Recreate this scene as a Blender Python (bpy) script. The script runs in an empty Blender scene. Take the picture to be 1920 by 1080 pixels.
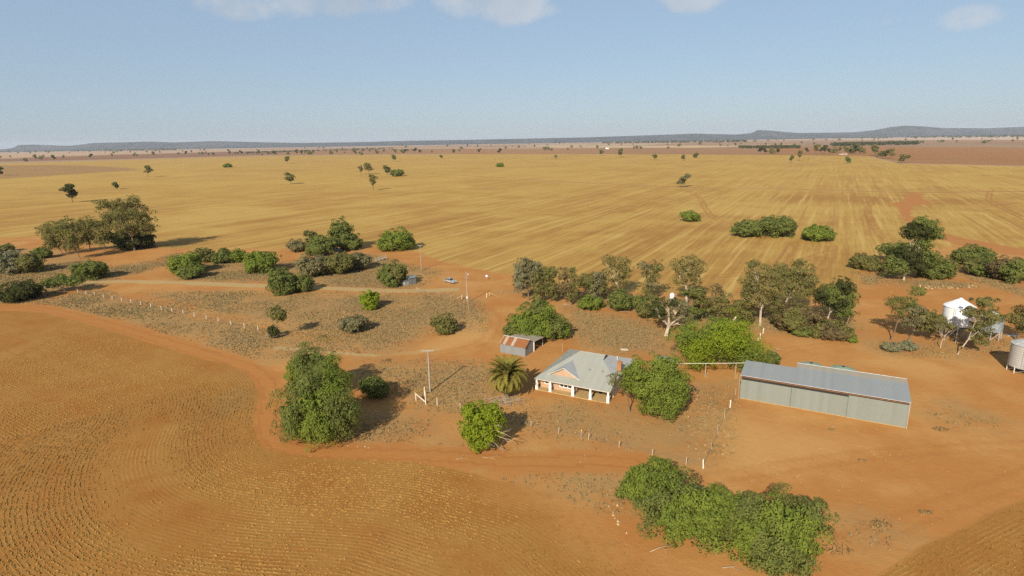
import bpy, math, random
import numpy as np
from math import sin, cos, pi, radians, atan, atan2, hypot
from mathutils import Matrix, Vector
SC = bpy.context.scene
COL = SC.collection
# ------------------------------------------------------------------ camera
FPX, CAMH = 1100.0, 50.0                     # focal length in 1920-wide pixels, drone height in metres
PITCH, ROLL = atan(275 / FPX), radians(0.945)
SUN_AZ, SUN_EL = 23.0 + 180.0, 31.0          # shadows fall towards 23 degrees east of the view axis
cF = np.array([0, cos(PITCH), -sin(PITCH)]); cR0 = np.array([1, 0, 0.]); cU0 = np.array([0, sin(PITCH), cos(PITCH)])
cR = cR0 * cos(ROLL) - cU0 * sin(ROLL); cU = cU0 * cos(ROLL) + cR0 * sin(ROLL); cC = np.array([0, 0, CAMH])
cam = bpy.data.cameras.new('camera'); camo = bpy.data.objects.new('camera', cam); COL.objects.link(camo)
cam.sensor_width = 36; cam.lens = 36 * FPX / 1920; cam.clip_start = 0.5; cam.clip_end = 90000
camo.matrix_world = Matrix(((cR[0], cU[0], -cF[0], 0), (cR[1], cU[1], -cF[1], 0), (cR[2], cU[2], -cF[2], CAMH), (0, 0, 0, 1)))
SC.camera = camo
# ------------------------------------------------------------------ sky, sun, exposure
W = bpy.data.worlds.new('World'); SC.world = W; W.use_nodes = True
SKY_STRENGTH, SUN_STRENGTH, EXPOSURE = 0.064, 4.5, 0.51
sun = bpy.data.lights.new('sun', 'SUN'); suno = bpy.data.objects.new('sun', sun); COL.objects.link(suno)
sun.energy = SUN_STRENGTH; sun.angle = radians(0.53); sun.color = (1.0, 0.90, 0.74)
sd = Vector((sin(radians(SUN_AZ)) * cos(radians(SUN_EL)), cos(radians(SUN_AZ)) * cos(radians(SUN_EL)), sin(radians(SUN_EL))))
suno.rotation_euler = (-sd).to_track_quat('-Z', 'Y').to_euler(); suno.location = (0, 0, 60)
vs = SC.view_settings; vs.view_transform = 'Standard'; vs.look = 'None'; vs.gamma = 1; vs.exposure = EXPOSURE; vs.use_curve_mapping = False
SC.cycles.max_bounces = 6; SC.cycles.diffuse_bounces = 2; SC.cycles.volume_bounces = 0; SC.cycles.transparent_max_bounces = 8
SC.cycles.sample_clamp_indirect = 6; SC.cycles.use_denoising = False

class NT:
    """small helper to write shader node trees"""
    def __init__(s, tree): s.t = tree; s.n = tree.nodes; s.l = tree.links
    def new(s, t, **k):
        n = s.n.new(t)
        for a, b in k.items(): setattr(n, a, b)
        return n
    def put(s, sock, v):
        if isinstance(v, bpy.types.NodeSocket): s.l.new(v, sock)
        elif v is not None:
            if hasattr(sock.default_value, '__len__') and not hasattr(v, '__len__'): v = (v,) * len(sock.default_value)
            if hasattr(v, '__len__') and len(v) == 3 and len(sock.default_value) == 4: v = (*v, 1)
            sock.default_value = v
    def m(s, op, a, b=None, c=None, clamp=False):
        n = s.new('ShaderNodeMath', operation=op, use_clamp=clamp)
        for i, v in enumerate((a, b, c)):
            if v is not None: s.put(n.inputs[i], v)
        return n.outputs[0]
    def vm(s, op, a, b=None):
        n = s.new('ShaderNodeVectorMath', operation=op); s.put(n.inputs[0], a)
        if b is not None: s.put(n.inputs[1], b)
        return n.outputs['Value'] if op in ('DOT_PRODUCT', 'LENGTH', 'DISTANCE') else n.outputs[0]
    def attr(s, name): return s.new('ShaderNodeAttribute', attribute_name=name).outputs['Fac']
    def attrc(s, name): return s.new('ShaderNodeAttribute', attribute_name=name).outputs['Color']
    def noise(s, vec, scale, detail=3, rough=.55, dist=0):
        n = s.new('ShaderNodeTexNoise'); s.put(n.inputs['Vector'], vec); n.inputs['Scale'].default_value = scale
        n.inputs['Detail'].default_value = detail; n.inputs['Roughness'].default_value = rough; n.inputs['Distortion'].default_value = dist
        return n.outputs['Fac']
    def mix(s, f, a, b, blend='MIX'):
        n = s.new('ShaderNodeMix', data_type='RGBA', blend_type=blend); s.put(n.inputs['Factor'], f)
        s.put(n.inputs[6], a); s.put(n.inputs[7], b); return n.outputs[2]
    def ss(s, v, lo, hi, a=0., b=1., interp='SMOOTHSTEP'):
        n = s.new('ShaderNodeMapRange', interpolation_type=interp); s.put(n.inputs[0], v); n.inputs[1].default_value = lo; n.inputs[2].default_value = hi
        n.inputs[3].default_value = a; n.inputs[4].default_value = b; return n.outputs[0]
    def comb(s, x, y, z=0.):
        n = s.new('ShaderNodeCombineXYZ'); s.put(n.inputs[0], x); s.put(n.inputs[1], y); s.put(n.inputs[2], z); return n.outputs[0]

def pix_dir(x, y):
    d = cF * FPX + cR * (x - 960) + cU * (540 - y); return d / np.linalg.norm(d)
# sky: Nishita plus scattered fair-weather cumulus by direction
w = NT(W.node_tree); w.n.clear()
sky = w.new('ShaderNodeTexSky', sky_type='NISHITA', sun_disc=False, sun_elevation=radians(SUN_EL), sun_rotation=radians(SUN_AZ), altitude=200, air_density=1.0, dust_density=0.8, ozone_density=2.5)
geo = w.new('ShaderNodeTexCoord'); dr = w.vm('NORMALIZE', geo.outputs['Generated'])
CL = []
for (x, y, rx, ry, k) in [(440, 6, 75, 26, .55), (545, 0, 70, 30, .6), (640, 2, 85, 26, .62), (725, -6, 55, 26, .55), (880, 2, 70, 28, .75), (955, 8, 70, 34, .85), (1015, 20, 34, 14, .5), (1300, -4, 55, 24, .9), (1820, 32, 44, 20, .62), (1640, 42, 60, 8, .3), (1450, 99, 60, 9, .28),
                        (140, 186, 60, 10, .16)]:
    CL.append((pix_dir(x, y), rx / FPX, ry / FPX, k))
nz = w.noise(dr, 26, 6, .62); nz2 = w.noise(dr, 9, 3, .5)
tot = None
for c, rx, ry, k in CL:
    h = np.array([c[1], -c[0], 0]); h = h / np.linalg.norm(h); u_ = np.cross(h, c)
    a = w.m('DIVIDE', w.vm('DOT_PRODUCT', dr, tuple(h)), rx); b = w.m('DIVIDE', w.vm('DOT_PRODUCT', dr, tuple(u_)), ry)
    q = w.m('ADD', w.m('MULTIPLY', a, a), w.m('MULTIPLY', b, b)); front = w.m('GREATER_THAN', w.vm('DOT_PRODUCT', dr, tuple(c)), 0)
    g = w.m('MULTIPLY', w.m('MULTIPLY', w.ss(q, 0, 1.6, 1, 0), front), k)
    tot = g if tot is None else w.m('MAXIMUM', tot, g)
sz = w.new('ShaderNodeSeparateXYZ'); w.l.new(dr, sz.inputs[0])
over = w.m('MULTIPLY', w.ss(w.noise(w.vm('MULTIPLY', dr, (1, 1, 2.2)), 4.2, 2, .5), .50, .66, 0, .85), w.ss(sz.outputs[2], .205, .25))      # more of the same cumulus higher up, all round
tot = w.m('MAXIMUM', tot, over)
dens = w.m('MULTIPLY', w.ss(w.m('ADD', tot, w.m('MULTIPLY', w.m('SUBTRACT', nz, .5), 1.15)), .14, .86), w.ss(tot, 0, .2))
skyc = w.mix(w.ss(sz.outputs[2], .2, .9, .58, .25), sky.outputs[0], (4.6, 6.1, 7.9))                     # thin dry-season veil
cc = w.mix(w.ss(nz2, .35, .65), (5.6, 6.0, 6.5), (7.6, 7.6, 7.6))
fin = w.mix(w.m('MULTIPLY', dens, .56), skyc, cc)
bg = w.new('ShaderNodeBackground'); w.put(bg.inputs[0], fin); bg.inputs[1].default_value = SKY_STRENGTH
W.cycles.sampling_method = 'MANUAL'; W.cycles.sample_map_resolution = 256
out = w.new('ShaderNodeOutputWorld'); w.l.new(bg.outputs[0], out.inputs[0])

# ------------------------------------------------------------------ geometry helpers
def G(x, y, z=0.):                           # ground position seen at a photo pixel
    d = cF * FPX + cR * (x - 960) + cU * (540 - y); t = (z - CAMH) / d[2]; return cC + d * t
def PX(q):
    d = np.asarray(q, float) - cC; f = d @ cF; return 960 + FPX * (d @ cR) / f, 540 - FPX * (d @ cU) / f
def MPP(q): return float((np.asarray(q, float) - cC) @ cF) / FPX          # metres per photo pixel there
def GP(pts): return np.array([G(*p)[:2] for p in pts])
def HG(b, ty):
    lo, hi = 0., 80.
    for _ in range(40):
        m = (lo + hi) / 2
        if PX(b + np.array([0, 0, m]))[1] > ty: lo = m
        else: hi = m
    return lo
def link(o, parent=None):
    COL.objects.link(o)
    if parent is not None: o.parent = parent
    return o
def tag(o, label=None, cat=None, group=None, kind=None):
    for k, v in (('label', label), ('category', cat), ('group', group), ('kind', kind)):
        if v: o[k] = v
    return o
def empty(name, loc=(0, 0, 0), rz=0, **k):
    o = bpy.data.objects.new(name, None); o.location = loc; o.rotation_euler = (0, 0, rz); o.empty_display_size = .2
    link(o); return tag(o, **k)
def np_mesh(name, V, Fq=None, Ft=None, attrs=None, smooth=False, mats=(), midx=None):
    V = np.asarray(V, np.float32).reshape(-1, 3); me = bpy.data.meshes.new(name); me.vertices.add(len(V)); me.vertices.foreach_set('co', V.ravel())
    parts = []; st = []; n = 0
    for Fc in (Fq, Ft):
        if Fc is not None and len(Fc):
            Fc = np.asarray(Fc, np.int32); k = Fc.shape[1]; parts.append(Fc.ravel()); st.append(n + np.arange(len(Fc)) * k); n += Fc.size
    li = np.concatenate(parts); ls = np.concatenate(st).astype(np.int32)
    me.loops.add(len(li)); me.loops.foreach_set('vertex_index', li.astype(np.int32)); me.polygons.add(len(ls)); me.polygons.foreach_set('loop_start', ls)
    if smooth: me.polygons.foreach_set('use_smooth', np.ones(len(ls), bool))
    for m_ in mats: me.materials.append(m_)
    if midx is not None: me.polygons.foreach_set('material_index', np.asarray(midx, np.int32))
    for k, v in (attrs or {}).items():
        v = np.asarray(v, np.float32)
        if v.ndim == 1: me.attributes.new(k, 'FLOAT', 'POINT').data.foreach_set('value', v)
        else: me.attributes.new(k, 'FLOAT_COLOR', 'POINT').data.foreach_set('color', np.c_[v, np.ones(len(v))].astype(np.float32).ravel())
    me.update(calc_edges=True); return me
class MB:
    """collects boxes, tubes and polygons into one mesh"""
    def __init__(s): s.V = []; s.F = []
    def poly(s, pts): n = len(s.V); s.V += [tuple(map(float, p)) for p in pts]; s.F.append(tuple(range(n, n + len(pts)))); return s
    def box(s, x0, y0, z0, x1, y1, z1):
        n = len(s.V); s.V += [(x0, y0, z0), (x1, y0, z0), (x1, y1, z0), (x0, y1, z0), (x0, y0, z1), (x1, y0, z1), (x1, y1, z1), (x0, y1, z1)]
        s.F += [tuple(n + i for i in f) for f in ((0, 3, 2, 1), (4, 5, 6, 7), (0, 1, 5, 4), (1, 2, 6, 5), (2, 3, 7, 6), (3, 0, 4, 7))]; return s
    def slab(s, pts, th):                     # polygon thickened downwards
        n = len(s.V); k = len(pts); s.V += [tuple(map(float, p)) for p in pts] + [(float(p[0]), float(p[1]), float(p[2]) - th) for p in pts]
        s.F.append(tuple(range(n, n + k))); s.F.append(tuple(range(n + 2 * k - 1, n + k - 1, -1)))
        for i in range(k): j = (i + 1) % k; s.F.append((n + i, n + k + i, n + k + j, n + j))
        return s
    def prism(s, pts, off):                   # polygon swept along a vector
        n = len(s.V); k = len(pts); o = np.array(off, float); s.V += [tuple(map(float, p)) for p in pts] + [tuple(np.array(p, float) + o) for p in pts]
        s.F.append(tuple(range(n + k - 1, n - 1, -1))); s.F.append(tuple(range(n + k, n + 2 * k)))
        for i in range(k): j = (i + 1) % k; s.F.append((n + i, n + j, n + k + j, n + k + i))
        return s
    def tube(s, pts, rad, sides=6, cap=True):
        pts = [np.array(p, float) for p in pts]; rad = rad if hasattr(rad, '__len__') else [rad] * len(pts); n = len(s.V)
        for i, p in enumerate(pts):
            t = pts[min(i + 1, len(pts) - 1)] - pts[max(i - 1, 0)]; t = t / (np.linalg.norm(t) + 1e-9)
            a = np.cross(t, [0, 0, 1.] if abs(t[2]) < .9 else [1., 0, 0]); a /= np.linalg.norm(a); b = np.cross(t, a)
            for k in range(sides): th = 2 * pi * k / sides; s.V.append(tuple(p + rad[i] * (a * cos(th) + b * sin(th))))
        for i in range(len(pts) - 1):
            for k in range(sides):
                j = (k + 1) % sides; s.F.append((n + i * sides + k, n + i * sides + j, n + (i + 1) * sides + j, n + (i + 1) * sides + k))
        if cap: s.F.append(tuple(n + k for k in range(sides))[::-1]); e = n + (len(pts) - 1) * sides; s.F.append(tuple(e + k for k in range(sides)))
        return s
    def lathe(s, prof, sides=24, c=(0, 0)):
        n = len(s.V)
        for r, z in prof:
            for k in range(sides): th = 2 * pi * k / sides; s.V.append((c[0] + r * cos(th), c[1] + r * sin(th), z))
        for i in range(len(prof) - 1):
            for k in range(sides): j = (k + 1) % sides; s.F.append((n + i * sides + k, n + i * sides + j, n + (i + 1) * sides + j, n + (i + 1) * sides + k))
        s.F.append(tuple(n + k for k in range(sides))[::-1]); e = n + (len(prof) - 1) * sides; s.F.append(tuple(e + k for k in range(sides)))
        return s
    def mesh(s, name, mat, smooth=False):
        me = bpy.data.meshes.new(name); me.from_pydata(s.V, [], s.F); me.materials.append(mat)
        if smooth:
            me.polygons.foreach_set('use_smooth', [True] * len(me.polygons))
            me.set_sharp_from_angle(angle=radians(40))
        me.update(); return me
    def build(s, name, mat, parent=None, smooth=False, loc=None, rz=None):
        o = link(bpy.data.objects.new(name, s.mesh(name, mat, smooth)), parent)
        if loc is not None: o.location = loc
        if rz is not None: o.rotation_euler = (0, 0, rz)
        return o

# ------------------------------------------------------------------ materials
def mat(name, fn, rough=.8, metal=0., spec=.3):
    m_ = bpy.data.materials.new(name); m_.use_nodes = True; t = NT(m_.node_tree); t.n.clear()
    b = t.new('ShaderNodeBsdfPrincipled'); b.inputs['Roughness'].default_value = rough; b.inputs['Metallic'].default_value = metal; b.inputs['Specular IOR Level'].default_value = spec
    o = t.new('ShaderNodeOutputMaterial'); t.l.new(b.outputs[0], o.inputs[0]); c = fn(t, b); t.put(b.inputs['Base Color'], c); return m_
def bump(t, b, h, strength=.4, dist=.05):
    n = t.new('ShaderNodeBump'); n.inputs['Strength'].default_value = strength; n.inputs['Distance'].default_value = dist; t.put(n.inputs['Height'], h); t.l.new(n.outputs[0], b.inputs['Normal'])
def obco(t): return t.new('ShaderNodeTexCoord').outputs['Object']
def plain(name, c, rough=.7, var=.15, scale=3., metal=0., spec=.3):
    def fn(t, b):
        n = t.noise(obco(t), scale, 4, .65); return t.mix(t.ss(n, .3, .7), tuple(x * (1 - var) for x in c), tuple(min(1, x * (1 + var)) for x in c))
    return mat(name, fn, rough, metal, spec)
def sheet(name, c, axis=0, pitch=.16, dirt=(.30, .20, .11), damt=.35, rust=0., rough=.45, metal=.25, band=True):
    """weathered corrugated iron: fine ribs as relief, dust and rust as colour"""
    def fn(t, b):
        p = obco(t); sp = t.new('ShaderNodeSeparateXYZ'); t.l.new(p, sp.inputs[0]); s_ = sp.outputs[axis]
        wv = t.m('SINE', t.m('MULTIPLY', s_, 2 * pi / pitch)); bump(t, b, wv, .55, .03)
        n1 = t.noise(p, .5, 4, .6); n2 = t.noise(p, 5, 4, .7); cell = t.new('ShaderNodeTexWhiteNoise', noise_dimensions='1D'); t.l.new(t.m('FLOOR', t.m('DIVIDE', s_, .76)), cell.inputs[1])
        col = t.mix(t.m('MULTIPLY', t.ss(n1, .35, .75), damt), c, dirt)
        if band: col = t.mix(.045, col, t.mix(cell.outputs[0], (.12, .12, .12), (.75, .75, .75)))
        col = t.mix(t.m('MULTIPLY', t.ss(n2, .35, .75), .22), col, tuple(x * .55 for x in c))
        if rust > 0:
            r2 = t.ss(t.m('ADD', t.m('MULTIPLY', cell.outputs[0], .55), t.m('MULTIPLY', t.noise(p, 1.6, 5, .7), .8)), .95 - rust, 1.25 - rust)
            col = t.mix(r2, col, t.mix(n2, (.17, .055, .018), (.34, .13, .04)))
        return col
    return mat(name, fn, rough, metal, .4)
M = {}
M['roof'] = sheet('house_roof_iron', (.365, .37, .315), 0, .15, (.36, .33, .25), .4, rough=.55, metal=.1)
M['roof2'] = sheet('bright_roof_iron', (.40, .415, .41), 0, .3, (.30, .22, .14), .3, rough=.45, metal=.15)
M['shed_wall'] = sheet('shed_wall_iron', (.235, .265, .235), 0, .2, (.27, .25, .18), .3, rough=.5, metal=.15)
M['shed_roof'] = sheet('shed_roof_iron', (.30, .318, .312), 0, .2, (.34, .30, .23), .25, rough=.5, metal=.15)
M['tan_roof'] = sheet('dusty_roof_iron', (.32, .30, .24), 0, .2, (.42, .27, .14), .55, rough=.6, metal=.05)
M['rusty'] = sheet('rusty_iron', (.42, .36, .28), 0, .15, (.30, .14, .06), .4, rust=.55, rough=.8, metal=0)
M['old_iron'] = sheet('old_galvanised_iron', (.22, .25, .26), 0, .15, (.28, .22, .15), .35, rough=.6, metal=.15)
M['old_iron_y'] = sheet('old_galvanised_iron_side', (.22, .235, .23), 1, .15, (.24, .19, .13), .4, rough=.6, metal=.1)
M['white'] = plain('white_render', (.76, .73, .68), .6, .07, 2.)
M['cream'] = plain('cream_trim', (.55, .50, .41), .6, .08)
M['brick'] = plain('pink_brick', (.43, .28, .18), .85, .22, 7)
M['concrete'] = plain('tan_concrete', (.40, .27, .115), .9, .12, 2)
M['chimney'] = plain('red_brick', (.34, .15, .06), .9, .25, 5)
M['glass'] = plain('dark_window_glass', (.03, .035, .04), .12, .2, 1., spec=.5)
M['dark'] = plain('dark_opening', (.035, .03, .025), .9, .2)
M['steel'] = plain('galvanised_steel', (.42, .43, .42), .5, .15, 2, metal=.3)
M['silo_white'] = plain('white_painted_steel', (.72, .73, .74), .4, .05, 2)
M['silo_grey'] = sheet('ribbed_silo_steel', (.48, .485, .465), 2, .5, (.40, .34, .26), .25, rough=.45, metal=.2, band=False)
M['silo_blue'] = plain('blue_grey_steel', (.24, .275, .295), .5, .2, 1.2, metal=.1)
M['silo_under_shade'] = plain('hopper_steel_shade_tone', (.11, .13, .15), .5, .2, 1.5, metal=.2)  # shade of the downward-facing cone is put into this hopper colour
M['polymer'] = plain('green_poly_tank', (.22, .28, .20), .6, .08, 1)
M['tank'] = sheet('water_tank_iron', (.36, .365, .33), 2, .2, (.32, .27, .2), .3, rough=.55, metal=.15, band=False)
M['pole'] = plain('weathered_grey_timber', (.34, .30, .245), .85, .2, 4)
M['post'] = plain('bleached_timber_post', (.46, .36, .24), .85, .18, 6)
M['post_white'] = plain('white_painted_post', (.66, .60, .50), .7, .12, 5)
M['yellow'] = plain('yellow_paint', (.62, .38, .05), .6, .1)
M['wire'] = plain('fence_wire', (.22, .18, .14), .6, .1)
M['bark'] = plain('brown_bark', (.16, .11, .07), .9, .35, 4)
M['bark_pale'] = plain('pale_gum_bark', (.42, .34, .25), .8, .3, 3)
M['dead'] = plain('bleached_dead_wood', (.36, .285, .19), .85, .22, 5)
M['stone'] = plain('pale_stone', (.40, .27, .14), .9, .25, 2)
M['car'] = plain('silver_car_paint', (.46, .49, .52), .3, .05, 1, metal=.4, spec=.5)
M['rubber'] = plain('black_rubber', (.02, .02, .02), .8, .1)
M['chrome'] = plain('alloy_rim', (.5, .5, .5), .3, .1, metal=.6)
M['lamp'] = plain('headlight_glass', (.7, .72, .72), .15, .05, spec=.6)
M['car_blue'] = plain('faded_pale_car_paint', (.36, .40, .40), .6, .2, 2)
M['tarp'] = plain('dark_green_tarpaulin', (.05, .075, .06), .7, .2)
M['sign_blue'] = plain('pale_blue_sign_face', (.55, .62, .78), .5, .05)
def leafmat(name, c, var=.35, transl=.40):
    m_ = bpy.data.materials.new(name); m_.use_nodes = True; t = NT(m_.node_tree); t.n.clear()
    a = t.attr('tint'); p = t.new('ShaderNodeNewGeometry').outputs['Position']; n = t.noise(p, .9, 2, .5)
    k = t.m('ADD', t.m('MULTIPLY', a, .7), t.m('MULTIPLY', n, .5))
    lo = (c[0] * (1 - var), c[1] * (1 - var * .85), c[2] * (1 - var * .5)); hi = (c[0] * (1 + var) + .008, c[1] * (1 + var * .8), c[2] * (1 + var * .4))
    col = t.mix(t.ss(k, .1, 1.0, interp='LINEAR'), lo, hi)
    d = t.new('ShaderNodeBsdfDiffuse'); tr = t.new('ShaderNodeBsdfTranslucent'); t.put(d.inputs[0], col); t.put(tr.inputs[0], t.mix(.5, col, tuple(min(1, x * 1.5) for x in c)))
    ms = t.new('ShaderNodeMixShader'); ms.inputs[0].default_value = transl; t.l.new(d.outputs[0], ms.inputs[1]); t.l.new(tr.outputs[0], ms.inputs[2])
    o = t.new('ShaderNodeOutputMaterial'); t.l.new(ms.outputs[0], o.inputs[0]); return m_
LEAF = {k: leafmat('foliage_' + k, c) for k, c in dict(bright=(.185, .235, .044), lime=(.22, .28, .028), green=(.165, .195, .054), olive=(.19, .185, .062), grey=(.215, .20, .10), dark=(.075, .088, .03), silver=(.25, .245, .14), brown=(.185, .145, .07), gum=(.185, .178, .062), gold=(.25, .215, .078), palm=(.24, .215, .05), straw=(.34, .24, .105)).items()}

# ------------------------------------------------------------------ the ground: one flat sheet to the horizon, cut into its named pieces
def noise2(x, y, seed, octs=3):
    r = np.random.RandomState(seed); T = r.rand(64, 64); v = 0; a = 1; tot_ = 0
    for o in range(octs):
        xi = np.floor(x).astype(int); yi = np.floor(y).astype(int); fx = x - xi; fy = y - yi; fx = fx * fx * (3 - 2 * fx); fy = fy * fy * (3 - 2 * fy)
        g = lambda i, j: T[(xi + i) % 64, (yi + j) % 64]
        v = v + a * ((g(0, 0) * (1 - fx) + g(1, 0) * fx) * (1 - fy) + (g(0, 1) * (1 - fx) + g(1, 1) * fx) * fy); tot_ += a; a *= .5; x = x * 2.03 + 7.1; y = y * 2.03 + 3.7
    return v / tot_
def smooth_loop(P, n=1, closed=True):
    for _ in range(n):
        Q = np.roll(P, -1, 0) if closed else P[1:]; A = P if closed else P[:-1]
        N = np.empty((2 * len(A), 2)); N[0::2] = A * .75 + Q * .25; N[1::2] = A * .25 + Q * .75
        P = N if closed else np.vstack([P[:1], N, P[-1:]])
    return P
def sdf(XY, P):                              # + inside
    d = np.full(len(XY), 1e18); ins = np.zeros(len(XY), bool); x, y = XY[:, 0], XY[:, 1]
    for a, b in zip(P, np.roll(P, -1, 0)):
        e = b - a; t = np.clip(((x - a[0]) * e[0] + (y - a[1]) * e[1]) / (e @ e + 1e-12), 0, 1); d = np.minimum(d, (x - a[0] - e[0] * t) ** 2 + (y - a[1] - e[1] * t) ** 2)
        c = (a[1] > y) != (b[1] > y)
        with np.errstate(divide='ignore', invalid='ignore'): ins ^= c & (x < (b[0] - a[0]) * (y - a[1]) / (b[1] - a[1]) + a[0])
    d = np.sqrt(d); return np.where(ins, d, -d)
def ldist(XY, P):
    d = np.full(len(XY), 1e18); x, y = XY[:, 0], XY[:, 1]
    for a, b in zip(P[:-1], P[1:]):
        e = b - a; t = np.clip(((x - a[0]) * e[0] + (y - a[1]) * e[1]) / (e @ e + 1e-12), 0, 1); d = np.minimum(d, (x - a[0] - e[0] * t) ** 2 + (y - a[1] - e[1] * t) ** 2)
    return np.sqrt(d)
NEARF = smooth_loop(GP([(-500, 640), (-250, 590), (0, 582), (70, 584), (140, 600), (230, 626), (320, 655), (400, 678), (450, 692), (474, 708), (485, 735), (480, 765), (472, 798), (484, 830), (520, 848), (600, 858), (700, 862), (800, 868), (870, 884), (950, 903), (1030, 925), (1100, 965), (1190, 1030), (1290, 1120), (1400, 1300), (1400, 2200), (-1400, 2200), (-1800, 900)]), 2)
NEARF2 = smooth_loop(GP([(1990, 900), (1920, 937), (1830, 975), (1740, 1022), (1650, 1075), (1560, 1140), (1500, 1300), (2600, 1500), (2800, 700)]), 1)
BIGF = GP([(-700, 452), (-150, 452), (0, 447), (90, 442), (170, 462), (300, 466), (420, 468), (540, 466), (640, 455), (700, 458), (770, 470), (830, 490), (900, 508), (965, 514), (1010, 530), (1100, 540), (1250, 552), (1400, 560), (1520, 562), (1580, 558), (1606, 540), (1618, 515), (1632, 494), (1660, 478), (1740, 470), (1790, 462), (1860, 472), (1930, 482), (2050, 500), (2900, 480), (2600, 325), (1920, 312), (1690, 307), (1650, 299), (1626, 293), (1440, 290), (1200, 289), (960, 288.5), (720, 290), (480, 293), (240, 300), (0, 307), (-500, 318), (-1200, 340)])
BARE = [GP(p) for p in ([(1700, 362), (1732, 362), (1728, 372), (1750, 381), (1714, 386), (1708, 398), (1712, 406), (1690, 410), (1684, 390), (1670, 382), (1696, 375)], [(1690, 409), (1712, 405), (1752, 430), (1800, 445), (1925, 468), (1990, 480), (1990, 500), (1925, 486), (1800, 462), (1742, 440)])]
SCRUB = [GP(p) for p in (
 [(60, 570), (120, 552), (170, 545), (300, 572), (440, 602), (550, 622), (620, 642), (650, 660), (610, 668), (545, 668), (520, 674), (470, 670), (400, 655), (300, 625), (200, 600), (120, 583)],
 [(260, 548), (420, 546), (540, 549), (700, 550), (780, 549), (855, 553), (898, 572), (916, 600), (905, 618), (860, 622), (800, 622), (770, 640), (740, 660), (690, 666), (640, 652), (560, 618), (420, 590), (330, 568)],
 [(690, 677), (760, 672), (830, 680), (900, 684), (930, 690), (940, 740), (960, 760), (1010, 765), (1000, 800), (960, 800), (930, 790), (860, 775), (790, 765), (740, 745), (700, 715), (668, 688)],
 [(985, 770), (1060, 762), (1150, 768), (1290, 780), (1372, 745), (1340, 850), (1316, 874), (1200, 850), (1100, 830), (1000, 800)],
 [(1290, 725), (1370, 720), (1368, 760), (1290, 775)],
 [(940, 890), (990, 860), (1060, 842), (1110, 880), (1170, 888), (1195, 930), (1180, 965), (1110, 940), (1040, 905), (970, 902)],
 [(645, 800), (700, 782), (800, 790), (808, 808), (740, 832), (670, 826)], [(790, 845), (860, 830), (970, 850), (1000, 880), (900, 875), (810, 860)],
 [(1060, 575), (1200, 600), (1270, 622), (1262, 672), (1180, 668), (1090, 648), (1062, 618)],
 [(0, 462), (110, 472), (210, 500), (300, 488), (330, 475), (330, 492), (230, 520), (140, 545), (60, 566), (0, 570), (-100, 560), (-100, 470)],
 [(325, 505), (400, 492), (540, 492), (640, 478), (700, 478), (770, 500), (830, 508), (790, 535), (740, 542), (620, 536), (500, 528), (380, 530), (330, 524)],
 [(955, 548), (1060, 556), (1200, 590), (1300, 610), (1440, 622), (1600, 636), (1600, 606), (1480, 590), (1300, 566), (1100, 548), (1000, 540)],
 [(1640, 640), (1720, 645), (1885, 640), (1870, 662), (1760, 672), (1650, 660)], [(1742, 775), (1800, 760), (1885, 792), (1860, 806), (1790, 800)],
 [(1578, 985), (1640, 972), (1672, 1000), (1620, 1032), (1585, 1020)], [(1608, 512), (1655, 500), (1662, 528), (1622, 534)], [(1780, 508), (1850, 520), (1930, 545), (1930, 560), (1840, 532)],
 [(1640, 528), (1720, 524), (1820, 530), (1830, 540), (1700, 538)])]
TRACK = smooth_loop(GP([(-400, 590), (-150, 572), (0, 577), (75, 577), (145, 593), (235, 618), (325, 646), (410, 670), (465, 688), (496, 708), (508, 735), (503, 770), (500, 805), (516, 832), (560, 846), (640, 850), (760, 852), (880, 858), (980, 868), (1080, 862), (1180, 868)]), 2, False)
GRAVEL = smooth_loop(GP([(-60, 560), (60, 540), (150, 530), (240, 527), (330, 530), (420, 533), (520, 538), (640, 541), (720, 545), (800, 545), (850, 543)]), 2, False)
GRAVEL2 = smooth_loop(GP([(520, 652), (570, 656), (640, 662), (690, 667), (760, 662), (820, 655)]), 2, False)
HEADL = GP([(-300, 352), (300, 330), (700, 318), (900, 331), (1100, 343), (1280, 351), (1500, 355), (1700, 361), (1920, 359), (2200, 362)])
TYRE = [smooth_loop(GP(p), 2, False) for p in ([(1230, 352), (1290, 357), (1315, 372), (1322, 392), (1340, 412), (1400, 425)], [(1860, 356), (1850, 370), (1862, 382), (1920, 410), (1990, 440)], [(1648, 366), (1628, 385), (1625, 400), (1640, 425), (1652, 445)], [(1330, 520), (1420, 510), (1500, 490), (1560, 470)], [(1380, 560), (1460, 500), (1490, 455)], [(1540, 505), (1560, 480), (1562, 462)])]
YARDTR = [smooth_loop(GP(p), 2, False) for p in ([(1280, 905), (1420, 885), (1560, 860), (1740, 842), (1990, 835)], [(880, 560), (930, 590), (925, 620), (900, 650), (800, 665)], [(850, 545), (940, 530), (1000, 520)], [(1340, 1000), (1560, 1040), (1760, 950), (1990, 870)], [(1600, 640), (1520, 650), (1450, 660), (1400, 760)])]
rows_r = [0.02, 8., 20., 32., 42.] + list(48 * 1.0105 ** np.arange(0, 604)); rows_r = np.array(rows_r)
ang = np.unique(np.round(np.concatenate([np.arange(-52, 52.01, .36), np.arange(52, 308.01, 4.0)]), 4)); ang = np.radians(ang[:-1] if abs(ang[-1] - 308) < .01 else ang)
nr, na = len(rows_r), len(ang)
gx = (rows_r[:, None] * np.sin(ang)[None]).ravel(); gy = (rows_r[:, None] * np.cos(ang)[None]).ravel(); XY = np.c_[gx, gy]; rr = np.hypot(gx, gy)
near = (rr < 900); A = {}
def on(mask, fn, default=-500.):
    v = np.full(len(XY), default); v[mask] = fn(XY[mask]); return v
A['sd_field'] = on(rr < 700, lambda q: sdf(q, NEARF)); A['sd_field2'] = on(rr < 500, lambda q: sdf(q, NEARF2))
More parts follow.
